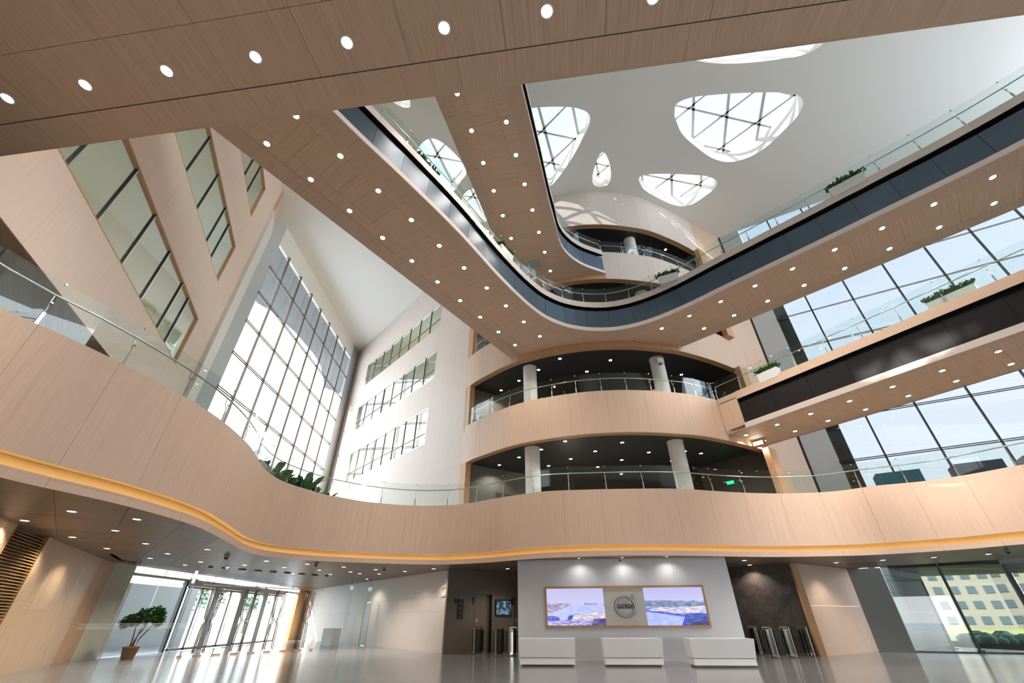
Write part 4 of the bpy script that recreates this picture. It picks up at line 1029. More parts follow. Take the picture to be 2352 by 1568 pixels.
# C wall (ground level)
g0_, g1_ = Vector((-2.97, 23.33, 0)), Vector((-7.67, 29.01, 0)); gd = (g1_-g0_).normalized()
cw = tag(empty('wall_c', 'light oak panelled wall with the letter C beside the lift lobby', None), kind='structure')
LC = 22.0
gl = PL(837, 1440, g0_, math.degrees(math.atan2(gd.x, gd.y))); ud = (gl-g0_).dot(gd)
panel_wall(cw, g0_, gd, [0, ud-.45, ud+.45, LC], [0, 1.62, 2.2, ZC], [(ud-.45, ud+.45, -1, 2.2)], M['wood_pale'], side=-1, maxw=1.25)
n3 = Vector((-gd.y, gd.x, 0))
wallbox(g0_, g0_-gd*.05+n3*-.02, 0, ZC, .30).build('edge_trim', M['wood_edge'], cw)
# door in that wall
dr = tag(empty('door_1', 'narrow pale door standing in the oak C wall', None), kind='structure')
wallbox(g0_+gd*(ud-.42)-n3*.0, g0_+gd*(ud+.42), .01, 2.18, -.04).build('door_leaf', M['grey_light'], dr)
wallbox(g0_+gd*(ud-.46)+n3*.02, g0_+gd*(ud-.42)+n3*.02, 0, 2.22, -.1).build('door_frame', M['wood_edge'], dr); wallbox(g0_+gd*(ud+.42)+n3*.02, g0_+gd*(ud+.46)+n3*.02, 0, 2.22, -.1).build('door_frame', M['wood_edge'], dr)
# letter C
pcx = PL(1019, 1359, g0_, math.degrees(math.atan2(gd.x, gd.y)))
lc = text('C', .62, pcx+n3*.03, (R(90), 0, math.atan2(-gd.y, -gd.x)), M['white'], None, 'letter', .025, sx=.95)
tag(lc, 'raised white letter C on the oak wall beside the lift lobby', 'sign')

# white block in the sun by the wall
q = PZ(757, 1481, 0)
tag(MB().box((q.x+.1, q.y-.3, .42), (.95, .6, .84), R(-35)).build('plinth_block', M['white']), 'plain white block standing near the entrance glass before the pale wall', 'block')

# lift lobby
e0_, e1_ = Vector((-2.85, 23.1, 0)), Vector((.28, 25.28, 0)); ed = (e1_-e0_).normalized(); eaz = math.degrees(math.atan2(-ed.x, -ed.y))
lob = tag(empty('wall_lobby', 'taupe panelled lift lobby wall behind the turnstiles', None), kind='structure')
eln = Vector((-ed.y, ed.x, 0))
def eu(x, y): return (PL(x, y, e0_, eaz)-e0_).dot(ed)
d0, d1 = eu(1090, 1400), eu(1130, 1400); d2 = eu(1181, 1400); dz = PL(1110, 1364, e0_, eaz).z
panel_wall(lob, e0_, ed, [-.3, d0, d1, d2, d2+.9, d2+2.5], [0, dz, ZC], [(d0, d1, -1, dz), (d2, d2+.9, -1, dz)], M['lobby'], side=1, maxw=1.3)
for k, (a, b) in enumerate(((d0, d1), (d2, d2+.9))):
    ld_ = tag(empty('door_%d' % (k+2), 'recessed bronze lift door in the taupe lobby', None), kind='structure')
    wallbox(e0_+ed*a+eln*.22, e0_+ed*((a+b)/2-.003)+eln*.22, 0, dz, .04).build('door_leaf', M['lobby_door'], ld_); wallbox(e0_+ed*((a+b)/2+.003)+eln*.22, e0_+ed*b+eln*.22, 0, dz, .04).build('door_leaf', M['lobby_door'], ld_)
    f2 = MB(); wallbox(e0_+ed*(a), e0_+ed*(a), 0, dz, .22, f2) if False else None
    wallbox(e0_+ed*(b-.02), e0_+ed*b, 0, dz, .24, f2); wallbox(e0_+ed*a, e0_+ed*(a+.02), 0, dz, .24, f2); f2.add([e0_+ed*a+Vector((0, 0, dz)), e0_+ed*b+Vector((0, 0, dz)), e0_+ed*b+eln*.25+Vector((0, 0, dz)), e0_+ed*a+eln*.25+Vector((0, 0, dz))], [(0, 1, 2, 3)])
    f2.build('door_frame', M['mullion'], ld_)
    MB().box(e0_+ed*(a-.10)-eln*.015+Vector((0, 0, 2.05)), (.07, .03, .32), math.atan2(ed.y, ed.x)).build('floor_indicator', M['plate'], ld_)
    MB().box(e0_+ed*(a+.25)+eln*.20+Vector((0, 0, 1.25)), (.10, .006, .14), math.atan2(ed.y, ed.x)).build('notice', M['wood_tan'], ld_)
def on_lobby(px, ztop, zbot, off, w2, name, mat, parent, th=.05):
    q = PL(px, (ztop+zbot)/2, e0_, eaz); zt_, zb_ = PL(px, ztop, e0_, eaz).z, PL(px, zbot, e0_, eaz).z
    return MB().box((q.x-eln.x*off, q.y-eln.y*off, (zt_+zb_)/2), (w2, th, zt_-zb_), math.atan2(ed.y, ed.x)).build(name, mat, parent)
def tvmat():
    m, t, b = newmat('screen_image'); tcn = t.nodes.new('ShaderNodeTexCoord'); n = t.nodes.new('ShaderNodeTexNoise'); n.inputs['Scale'].default_value = 6; n.inputs['Detail'].default_value = 5
    t.links.new(tcn.outputs['Object'], n.inputs['Vector']); r = t.nodes.new('ShaderNodeValToRGB'); r.color_ramp.elements[0].position = .45; r.color_ramp.elements[1].position = .62
    r.color_ramp.elements[0].color = (.006, .01, .016, 1); r.color_ramp.elements[1].color = (.10, .20, .28, 1)
    t.links.new(n.outputs['Fac'], r.inputs[0]); t.links.new(r.outputs[0], b.inputs['Emission Color']); b.inputs['Emission Strength'].default_value = 1.0; b.inputs['Base Color'].default_value = (.01, .01, .01, 1); b.inputs['Roughness'].default_value = .2; return m
q = PL(1155.5, 1395, e0_, eaz)
tv = empty('television', 'dark flat television on the lobby wall between the lift doors', 'television')
on_lobby(1155.5, 1376.5, 1414.5, .03, 1.0, 'frame', M['plate'], tv); on_lobby(1155.5, 1380, 1411, .062, .90, 'screen', tvmat(), tv, .01)
sg = empty('directory_sign', 'dark level directory board on the lobby wall left of the lifts', 'sign')
on_lobby(1057, 1375, 1421, .02, .30, 'board', M['mullion'], sg, .03)
q = PL(1057, 1398, e0_, eaz)
for i, (a_, b_) in enumerate((('F5', '5'), ('F4', '4'), ('F3', '3'), ('F2', '2'), ('F1', '1'))):
    text(a_, .12, Vector((q.x-eln.x*.04, q.y-eln.y*.04, q.z+.40-.19*i)), (R(90), 0, math.atan2(ed.y, ed.x)), M['grille'], sg, 'lettering')
sg2 = empty('direction_sign', 'small square sign at the left edge of the lobby wall', 'sign')
on_lobby(1047.5, 1375, 1385, .02, .16, 'plate', M['mullion'], sg2, .03)
tag(wallbox(e1_+ed*.2, e1_+ed*.2+Vector((1.4, -1.2, 0)), 0, ZC, .1).build('wall_lobby_side', M['lobby']), 'side wall of the lift lobby', kind='structure')

# turnstiles
def turnstile(p, rz, label, group, hgt=.98):
    t = empty('turnstile', label, 'turnstile', (p[0], p[1], 0), rz, group)
    MB().box((0, -.02, hgt/2), (.09, .05, hgt)).build('front_post', M['turn'], t); MB().box((0, .78, hgt/2), (.09, .05, hgt)).build('rear_post', M['turn'], t)
    MB().box((0, .38, hgt+.012), (.10, .86, .03)).build('top_cap', M['turn'], t)
    MB().box((0, .38, hgt/2), (.012, .74, hgt-.1)).build('side_glass', M['glass_dark'], t)
    MB().tube([(.0, -.05, .02), (.0, -.05, hgt)], .014, 8).build('steel_edge', M['steel'], t)
    for s_ in (-1, 1):
        MB().box((s_*.17, .40, hgt*.52), (.25, .012, hgt*.78)).build('flap', M['glass_dark'], t)
    return t
for k, (x, y) in enumerate([(1052, 1499.5), (1089, 1504), (1139, 1507), (1170, 1507.5)]):
    p = PZ(x, y, 0); turnstile((p.x, p.y), R(-20), ['turnstile closest to the oak edge of the lift lobby', 'second turnstile from the oak edge of the lift lobby', 'third turnstile from the oak edge of the lift lobby', 'turnstile closest to the white wall at the lift lobby'][k], 'turnstiles of the lift lobby')
for k, (x, y) in enumerate([(1752, 1504), (1789, 1511), (1831, 1510), (1872, 1508)]):
    p = PZ(x, y+1, 0); turnstile((p.x, p.y), R(12), ['turnstile just behind the right reception desk', 'second turnstile right of the right reception desk', 'third turnstile right of the right reception desk', 'turnstile closest to the oak wall at right'][k], 'turnstiles by the dark stone wall').scale = (1, .5, 1)
# dark stone wall, right oak wall, grey pier, glazing
w0 = PZ(1900.7, 1507.5, 0); w1 = PZ(2019.5, 1496.8, 0); wd = (w1-w0).normalized()
tag(wallbox((6.5, 25.2), (w0.x-.2, w0.y+.15), 0, ZC, .15).build('wall_dark_stone', M['slate']), 'rough dark stone wall behind the right turnstiles', kind='structure')
ow = tag(empty('wall_right', 'light oak panelled wall at the right of the ground floor', None), kind='structure')
wallbox(w0-wd*.0, w0+Vector((-.26, .02, 0)), 0, ZC, -.2).build('edge_trim', M['wood_edge'], ow)
LW = (w1-w0).length
us_ = [0, .42*LW, .78*LW, LW]
for (z0, z1) in ((.0, 1.75), (1.75, ZC)):
    for a, b in zip(us_, us_[1:]): wallbox(w0+wd*(a+.003), w0+wd*(b-.003), z0+.003, z1-.003, .1, None, a).build('panel', M['wood'], ow)
gz0 = PZ(2104.3, 1497.5, 0)
tag(wallbox(w1, gz0, 0, ZC, .2).build('wall_grey_pier', M['grey_wall']), 'flat grey pier between the oak wall and the ground floor glazing', kind='structure')
gaz = -68.0; gdd = -Vector((math.sin(R(gaz)), math.cos(R(gaz)), 0)); gnn = Vector((-gdd.y, gdd.x, 0))
def gu(x, y): return (PL(x, y, gz0, gaz)-gz0).dot(gdd)
gmul = gu(2202, 1395); gend = gu(2325, 1340)
gw2 = tag(empty('window_9', 'ground floor glazing at right looking out on lawn and buildings', None), kind='structure')
zh = PL(2100, 1294, gz0, gaz).z
for a, b in ((0, gmul), (gmul, gend)):
    wallbox(gz0+gdd*(a+.03), gz0+gdd*(b-.03), .03, zh, .015).build('pane', M['glass_ground'], gw2); wallbox(gz0+gdd*(a+.03), gz0+gdd*(b-.03), zh+.05, ZC, .015).build('pane', M['glass_ground'], gw2)
wallbox(gz0-gnn*.05, gz0+gdd*gend-gnn*.05, zh, zh+.06, .12).build('transom', M['mullion'], gw2)
wallbox(gz0, gz0+gdd*gend, 0, .05, .06).build('sill', M['mullion'], gw2)
wallbox(gz0+gdd*(gmul-.035)-gnn*.05, gz0+gdd*(gmul+.035)-gnn*.05, 0, ZC, .14).build('mullion', M['mullion'], gw2)
mbx = MB(); mbx.box(gz0+gdd*gmul-gnn*.1+Vector((0, 0, .06)), (.2, .16, .12), math.atan2(gdd.y, gdd.x)); mbx.build('mullion_shoe', M['mullion'], gw2)
gE = gz0+gdd*gend; g2d = Vector((.52, -.85, 0)).normalized()
wallbox(gE-gnn*.05, gE+gdd*.16-gnn*.05, 0, ZC, .16).build('corner_post', M['mullion'], gw2)
for a in (0, 2.4, 4.8, 7.2):
    wallbox(gE+g2d*(a+.2), gE+g2d*(a+2.56), .03, ZC-.35, .015).build('pane', M['glass_ground'], gw2); wallbox(gE+g2d*(a+2.52), gE+g2d*(a+2.6), 0, ZC, .1).build('mullion', M['mullion'], gw2)
wallbox(gE, gE+g2d*10, ZC-.35, ZC, .12).build('transom', M['grey_wall'], gw2)

# =================================================================== OUTSIDE
tag(MB().box((0, 60, -.62), (500, 400, 1.0)).build('ground', M['paving']), 'pale paving around the building', kind='structure')
def seg(a, b, z0, z1, th, name, mat, label=None, cat=None, kind=None): return tag(wallbox(a, b, z0, z1, th).build(name, mat), label, cat, None, kind)
# exterior stone wall: separate blocks
sw = tag(empty('wall_exterior_stone', 'pale stone block wall standing outside the right glazing', None), kind='structure')
s0, s1 = gz0+Vector((.15, .5, 0)), Vector((24.4, 28.6, 0)); sdv = (s1-s0).normalized(); Ls = (s1-s0).length
rows = 6
for r_ in range(rows):
    z0 = r_*.78; x = 0; k = 0; off = (.5 if r_ % 2 else 0)
    cuts = [0]+[c for c in [off*1.3+1.3*j for j in range(1 if off == 0 else 0, 7)] if 0 < c < Ls]+[Ls]
    for a, b in zip(cuts, cuts[1:]):
        wallbox(s0+sdv*(a+.008), s0+sdv*(b-.008), z0+.008, z0+.772, .3+random.uniform(-.01, .01), None, a).build('stone_block', M['stone_block'], sw)
seg((24, 24), (60, 30), -.1, .0, 14, 'path_exterior', M['asphalt'], 'blue grey paved strip outside the right glazing', kind='structure')
hg = MB()
for k in range(14):
    x = 28+k*1.5; y = 31-k*.15; n = 9
    for j in range(n):
        c_ = Vector((x+random.uniform(-1, 1), y+random.uniform(-.7, .7), random.uniform(.05, .22))); r_ = random.uniform(.4, .62)
        vs = [c_+Vector((r_*math.cos(q)*math.cos(p), r_*math.sin(q)*math.cos(p), r_*.75*math.sin(p))) for p in (-1.2, -.4, .4, 1.2) for q in [i*math.pi/3+p for i in range(6)]]
        fs = [(i*6+q, i*6+(q+1) % 6, (i+1)*6+(q+1) % 6, (i+1)*6+q) for i in range(3) for q in range(6)]+[tuple(range(6))[::-1], tuple(range(18, 24))]
        hg.add(vs, fs)
tag(hg.build('hedge', M['hedge'], None, True), 'clipped dark green hedge beyond the paving outside at right', 'hedge')
tag(wallbox((24, 34), (120, 28), -.1, .03, 60).build('lawn', M['grass']), 'dry yellowish lawn beyond the hedge', kind='structure')
# lamp post
lp = Vector((22.2, 28.2, 0))
lp = (gz0+gdd*(gmul-.9)); lp = lp*1.12; lp.z = 0
t = empty('lamp_post', 'slim blue grey post outside the right glazing', 'post', tuple(lp))
MB().tube([(0, 0, 0), (0, 0, 2.9)], .07, 8, .6).build('pole', M['asphalt'], t); MB().box((0, 0, .02), (.3, .3, .04)).build('base_plate', M['mullion'], t)
# far buildings with windows
def building(x, y, w_, h_, rz, nx, nz, label):
    t = empty('apartment_building', label, 'building', (x, y, 0), R(rz), 'pale buildings beyond the lawn')
    MB().box((0, 4, h_/2), (w_, 8, h_)).build('wall', M['tower'], t)
    MB().box((0, 4, h_+.4), (w_+.6, 8.6, .8)).build('roof', M['grey_wall'], t)
    for i in range(nx):
        for j in range(nz):
            cx_ = -w_/2+(i+.5)*w_/nx; cz_ = (j+.5)*h_/nz
            o = MB().box((cx_, -.05, cz_), (w_/nx*.55, .12, h_/nz*.5)).build('window', M['tower_win'], t)
building(64, 76, 17, 17, -40, 9, 9, 'apartment block outside, seen left of the dark window mullion')
building(80, 68, 18, 20, -48, 9, 10, 'apartment block outside, seen right of the dark window mullion')
building(92, 54, 20, 22, -58, 10, 10, 'apartment block outside, nearest the dark corner post')
building(98, 38, 18, 16, -68, 8, 8, 'apartment block seen past the dark corner post')
# canopy outside the right glazing
tag(poly_prism('canopy_exterior', [(19.5, 25.5), (24, 22.6), (34, 17), (38, 24), (24, 31)], ZC+.12, ZC+.5, M['grey_wall']), 'grey entrance canopy outside the right glazing', 'canopy')
tag(wallbox((-21.5, 22), (-21.5, 33.2), -.1, 3.05, .3).build('wall_exterior_left', M['grey_light']), 'pale grey wall of the forecourt outside the left entrance glazing', kind='structure')
# trees left outside
def blob_tree(x, y, h_, r0, label, group):
    t = empty('tree', label, 'tree', (x, y, 0), 0, group)
    MB().tube([(0, 0, 0), (.1, 0, h_*.5), (.05, .1, h_*.8)], .14, 8, .5).build('trunk', M['bark'], t)
    mb = MB()
    for k in range(420):
        q = random.uniform(0, 2*math.pi); p = random.uniform(-1, 1); rr = r0*random.uniform(.5, 1)
        c_ = Vector((rr*math.cos(q)*math.sqrt(1-p*p), rr*math.sin(q)*math.sqrt(1-p*p), h_*.75+rr*p*.8)); a = random.uniform(0, 3); l_ = random.uniform(.12, .25)
        d1_ = Vector((math.cos(a), math.sin(a), random.uniform(-.5, .5)))*l_; d2_ = Vector((-math.sin(a), math.cos(a), random.uniform(-.5, .5)))*l_*.6
        mb.add([c_-d1_, c_-d2_, c_+d1_, c_+d2_], [(0, 1, 2, 3)])
    mb.build('foliage', M['leaf_dark'], t)
for i, (x, y) in enumerate([(-27, 41), (-29, 47), (-27.5, 52), (-31, 58)]): blob_tree(x, y, 4.2, 1.6, ['leafy young tree outside, nearest the hall, behind the first entrance doors', 'second leafy tree outside the entrance doors', 'third leafy tree outside the entrance doors', 'farthest leafy tree outside the entrance doors'][i], 'trees outside the entrance')

# =================================================================== ENTRANCE
XE = -16.95
k0_ = Vector((-16.43, 18.71, 0))
lp_ = tag(empty('wall_entrance_left', 'tan veneered wall end left of the entrance', None), kind='structure')
pA, pB_ = Vector((-14.46, 14.98, 0)), Vector((-16.43, 18.71, 0)); pdv = (pB_-pA).normalized()
# panels and the bronze louvre bay
lf = PZ(0, 1440, 0) if False else None
def lu(x, y):
    az_ = math.degrees(math.atan2(pdv.x, pdv.y)); return (PL(x, y, pA, az_)-pA).dot(pdv)
uG0, uG1 = lu(30, 1221), lu(107, 1245)
Lp = (pB_-pA).length
cuts = [-14, -9, uG0]
for a, b in zip(cuts, cuts[1:]): wallbox(pA+pdv*(a+.004), pA+pdv*(b-.004), 0, ZC, .12, None, a).build('panel', M['wood_tan'], lp_)
wdt = [(uG1, uG1+(Lp-uG1)*.22), (uG1+(Lp-uG1)*.22, uG1+(Lp-uG1)*.45), (uG1+(Lp-uG1)*.45, uG1+(Lp-uG1)*.68), (uG1+(Lp-uG1)*.68, Lp-.02)]
for i, (a, b) in enumerate(wdt):
    zc2 = [1.75, 1.55, 1.75, 1.2][i]
    wallbox(pA+pdv*(a+.003), pA+pdv*(b-.003), 0, zc2-.003, .12, None, a+i*3.1).build('panel', M['wood_tan'], lp_); wallbox(pA+pdv*(a+.003), pA+pdv*(b-.003), zc2+.003, ZC, .12, None, a+7+i*2.3).build('panel', M['wood_tan'], lp_)
mb = MB(); mb.lathe([(.06, 0), (.06, ZC)], 12, (pB_.x-.03, pB_.y-.05, 0)); mb.build('rounded_edge', M['wood_tan'], lp_, True)
lv = tag(empty('louvre_grille', 'bronze horizontal louvre grille in the tan wall at far left', 'grille'))
M['bronze'] = plain('bronze_louvre', (184, 150, 92), .4, metal=.35, vary=.15, scale=20)
pn = Vector((-pdv.y, pdv.x, 0))
wallbox(pA+pdv*(uG0-.4)+pn*.125, pA+pdv*(uG1+.4)+pn*.125, 0, ZC-.005, .05).build('backing', M['turn'], lv)
uG0_ = max(uG0, uG1-2.4)
nlv = 46
for k in range(nlv):
    z = .05+(ZC-.1)*k/nlv; a, b = pA+pdv*uG0, pA+pdv*uG1
    vs = [a+Vector((0, 0, z)), b+Vector((0, 0, z)), b+pn*.07+Vector((0, 0, z+.045)), a+pn*.07+Vector((0, 0, z+.045)), a+Vector((0, 0, z+.012)), b+Vector((0, 0, z+.012)), b+pn*.07+Vector((0, 0, z+.057)), a+pn*.07+Vector((0, 0, z+.057))]
    mobj('slat', vs, [(0, 1, 2, 3), (7, 6, 5, 4), (0, 4, 5, 1), (1, 5, 6, 2), (2, 6, 7, 3), (3, 7, 4, 0)], M['bronze'], lv)
for u_ in (uG0, uG1): wallbox(pA+pdv*(u_-.02)-pn*.01, pA+pdv*(u_+.02)-pn*.01, 0, ZC, .1).build('grille_frame', M['wood_edge'], lv)
# access hatch in the tan wall
hq = PL(110, 1490, pA, math.degrees(math.atan2(pdv.x, pdv.y)))
tag(MB().box((hq.x-pn.x*.004, hq.y-pn.y*.004, hq.z), (.4, .012, .42), math.atan2(pdv.y, pdv.x)).build('access_hatch', M['wood_tan']), 'small square access hatch low in the tan veneer wall', 'hatch')
# reveal and beige frame wall left of the outer glazing
ent = tag(empty('trim_4', 'brown reveal and beige pier at the left side of the entrance', None), kind='structure')
wallbox(k0_, Vector((XE, 20.03, 0)), 0, ZC, .2).build('reveal', M['wood_edge'], ent)
wallbox(Vector((XE, 20.03, 0)), Vector((XE, 21.25, 0)), 0, ZC, .2).build('pier', M['room_wall'], ent)
zT = 3.02; YE1 = 38.6
# outer front: transom, doors, panes
of = tag(empty('window_19', 'sunlit outer glazing of the entrance with steel transom', None), kind='structure')
epos = [21.3, 23.2, 25.2, 27.2, 29.2, 31.2, 33.2, 35.2, 37.2, YE1]
for a, b in zip(epos, epos[1:]):
    wallbox((XE-.1, a+.03), (XE-.1, b-.03), zT+.06, ZC, .015).build('pane', M['glass_outer'], of)
    if not (25 < a < 35.3): wallbox((XE-.1, a+.03), (XE-.1, b-.03), .03, zT-.04, .015).build('pane', M['glass_outer'], of)
for y in epos[1:-1]:
    mb = MB(); mb.tube([(XE+.02, y-.05, zT), (XE+.02, y-.05, ZC)], .016, 6); mb.tube([(XE+.02, y+.05, zT), (XE+.02, y+.05, ZC)], .016, 6); mb.build('post', M['mull_light'], of)
wallbox((XE, 21.25), (XE, YE1), zT-.04, zT+.06, .16).build('transom', M['wood_pale'], of)
wallbox((XE, 25.0), (XE, 25.14), 0, zT, .16).build('corner_mullion', M['mullion'], of)
wallbox((XE+.0, 25.2), (XE+.0, 36.2), zT-.22, zT-.04, .3).build('door_header', M['wood_pale'], of)
wallbox((XE, 38.6), (XE, 41.5), 0, ZC, .25).build('end_pier', M['wood_edge'], of)
dn = 4
dw = [(25.3, 27.7), (28.1, 30.5), (30.9, 33.3), (33.7, 36.1)]
for i, (a, b) in enumerate(dw):
    dd_ = tag(empty('door_%d' % (10+i), 'glazed outer entrance door pair with slim frames', None), kind='structure')
    for s0_, s1_ in ((a, (a+b)/2-.01), ((a+b)/2+.01, b)):
        f3 = MB(); H_ = zT-.24
        wallbox((XE, s0_), (XE, s0_+.07), .02, H_, .06, f3); wallbox((XE, s1_-.07), (XE, s1_), .02, H_, .06, f3); wallbox((XE, s0_), (XE, s1_), .02, .12, .06, f3); wallbox((XE, s0_), (XE, s1_), H_-.09, H_, .06, f3)
        f3.build('door_frame', M['wood_pale'], dd_); wallbox((XE-.02, s0_+.07), (XE-.02, s1_-.07), .12, H_-.09, .012).build('pane', M['glass_outer'], dd_)
    for s_ in (-.12, .12): MB().tube([(XE+.09, (a+b)/2+s_, .4), (XE+.09, (a+b)/2+s_, 2.1)], .018, 8).build('door_handle', M['steel'], dd_)
for a, b in ((27.7, 28.1), (30.5, 30.9), (33.3, 33.7)): wallbox((XE, a), (XE, b), 0, zT-.2, .3).build('door_post', M['grey_light'], of)

# inner frameless glass line with full height handles
i0, i1 = Vector((-14.74, 20.33, 0)), Vector((-10.32, 26.41, 0)); idv = (i1-i0).normalized(); iaz = math.degrees(math.atan2(idv.x, idv.y))
inn = tag(empty('window_20', 'inner frameless glass screen between the hall and the entrance', None), kind='structure')
def iu(x, y): return (PL(x, y, i0, iaz)-i0).dot(idv)
ine = (Vector((-8.1, 29.5, 0))-i0).dot(idv)
side0 = Vector((-16.3, 18.9, 0))
wallbox(side0, Vector((-15.76, 19.58, 0)), .01, ZC, .015).build('pane', M['glass'], inn)
wallbox(Vector((-15.76, 19.58, 0)), i0, .01, ZC, .015).build('pane', M['glass'], inn)
du_ = [iu(x, y) for x, y in ((410.7, 1509.3), (455, 1507), (538, 1502.5), (613, 1498), (684, 1494.5), (713.6, 1492.7))]
zd = 2.62
wallbox(i0, i0+idv*(du_[0]-.01), .01, ZC, .015).build('pane', M['glass'], inn)
last = du_[-1]
ends = [last, iu(795, 1400), iu(838, 1400), ine]
for a, b in zip(ends, ends[1:]): wallbox(i0+idv*(a+.01), i0+idv*(b-.01), .01, ZC, .015).build('pane', M['glass'], inn)
wallbox(i0+idv*du_[0], i0+idv*last, zd+.02, ZC, .015).build('pane', M['glass'], inn)
wallbox(i0+idv*du_[0], i0+idv*last, zd-.02, zd+.02, .03).build('head_rail', M['steel'], inn)
inr = Vector((-idv.y, idv.x, 0))
# glass fins standing out from the screen into the hall
for (x, y) in ((312, 1293), (409, 1291)):
    pass
for u_ in (-1.2, du_[0]-.55, ends[1], ends[2]):
    wallbox(i0+idv*(u_-.008)-inr*.35, i0+idv*(u_+.008)-inr*.35, 0, ZC, .35).build('glass_fin', M['glass_rail'], inn)
    MB().tube([i0+idv*u_-inr*.35, i0+idv*u_-inr*.35+Vector((0, 0, ZC))], .009, 6).build('fin_edge', M['steel'], inn)
thr = [(410.7, 1509.3), (450.9, 1507.5), (494.6, 1505), (536.6, 1502.7), (575.9, 1500), (612.5, 1498.2), (649.6, 1496.4), (683.6, 1494.6), (713.6, 1492.7)]
ths = [iu(*p) for p in thr]
for i, u_ in enumerate(ths):
    wd_ = .34 if i not in (0, len(ths)-1) else .18
    MB().box(i0+idv*u_+Vector((0, 0, .035)), (wd_, .05, .06), math.atan2(idv.y, idv.x)).build('bottom_patch', M['wood_edge'], inn)
    MB().box(i0+idv*u_+Vector((0, 0, ZC-.03)), (wd_, .06, .05), math.atan2(idv.y, idv.x)).build('top_patch', M['mullion'], inn)
for k in range(4):
    dd_ = tag(empty('door_%d' % (20+k), 'frameless inner glass door pair with tall bowed pull bars', None), kind='structure')
    a, m_2, b = ths[2*k], ths[2*k+1], ths[2*k+2]
    wallbox(i0+idv*(a+.01), i0+idv*(m_2-.005), .04, zd-.03, .012).build('door_leaf', M['glass'], dd_); wallbox(i0+idv*(m_2+.005), i0+idv*(b-.01), .04, zd-.03, .012).build('door_leaf', M['glass'], dd_)
    for s_ in (-1, 1):
        def hp(dx, z): return i0+idv*(m_2+s_*dx)-inr*.07+Vector((0, 0, z))
        MB().tube([hp(.20, .12), hp(.19, .6), hp(.17, 1.1), hp(.08, 1.24), hp(.17, 1.42), hp(.20, 1.9), hp(.22, 2.5)], .022, 8).build('door_handle', M['turn'], dd_, True)
        MB().tube([hp(.20, .12)+inr*.14, hp(.19, .6)+inr*.14, hp(.17, 1.1)+inr*.14, hp(.08, 1.24)+inr*.14, hp(.17, 1.42)+inr*.14, hp(.20, 1.9)+inr*.14, hp(.22, 2.5)+inr*.14], .022, 8).build('door_handle', M['turn'], dd_, True)
# frosted manifestation lines on the side glass
M['frost'] = plain('frosted_film', (235, 238, 238), .5, vary=0)
for kk in range(4):
    z = 1.02+kk*.05
    for a, b in (((-16.3, 18.9), (-15.76, 19.58)), ((-15.76, 19.58), (i0.x, i0.y)), ((i0.x, i0.y), tuple((i0+idv*du_[0])[:2]))):
        pa_, pb__ = Vector((a[0], a[1], 0)), Vector((b[0], b[1], 0)); tn = (pb__-pa_).normalized(); nn_ = Vector((-tn.y, tn.x, 0))
        wallbox(pa_-nn_*.004, pb__-nn_*.004, z, z+.012, .003).build('frosted_line', M['frost'], inn)

# =================================================================== PLANTS
def leaves(mb, c, rx, rz_, n, l0, l1, shell=.5, up=.2):
    for k in range(n):
        q = random.uniform(0, 2*math.pi); p = random.uniform(-1, 1); rr = random.uniform(shell, 1)
        p0 = Vector(c)+Vector((rx*rr*math.cos(q)*math.sqrt(1-p*p), rx*rr*math.sin(q)*math.sqrt(1-p*p), rz_*rr*p))
        a = random.uniform(0, 2*math.pi); e_ = random.uniform(-.9, .6); L = random.uniform(l0, l1)
        d_ = Vector((math.cos(a)*math.cos(e_), math.sin(a)*math.cos(e_), math.sin(e_)+up)).normalized()*L; s_ = d_.cross(Vector((random.uniform(-1, 1), random.uniform(-1, 1), 1))).normalized()*L*.32
        mb.add([p0, p0+d_*.45+s_, p0+d_, p0+d_*.45-s_], [(0, 1, 2, 3)])
pt = empty('potted_ficus', 'bushy green ficus tree in a tan pot behind the entrance glass', 'plant', (-15.5, 20.95, 0))
sp_ = 1.3-.0552*21.6
MB().lathe([(.0001, .0), (.21, 0), (.23, .03), (.30, .38), (.325, .40), (.325, .44), (.285, .44), (.27, .38), (.0001, .38)], 28).build('pot', M['pot'], pt, True)
MB().lathe([(.0001, .395), (.275, .395)], 20).build('soil', M['soil'], pt)
for (dx, dy, bx) in ((.0, .0, .25), (.08, .03, .45), (-.06, .02, -.1), (.02, -.06, .1)):
    MB().tube([(dx, dy, .36), (dx*1.5+.02, dy, .66), (dx+bx*.5, dy*2+.05, .95), (dx+bx, dy*3, 1.3)], .035, 7, .5).build('stem', M['bark'], pt, True)
mb = MB()
for (x, z, rx_, rz2, n) in ((-.30, 1.38, .34, .24, 800), (.08, 1.52, .42, .28, 1100), (.42, 1.60, .34, .27, 850), (.60, 1.38, .22, .24, 350), (-.52, 1.24, .22, .15, 320)): leaves(mb, (x, 0, z), rx_, rz2, n, .10, .17)
fo = mb.build('foliage', M['leaf'], pt); pt.rotation_euler = (0, 0, R(37)); pt.scale = (.95,)*3
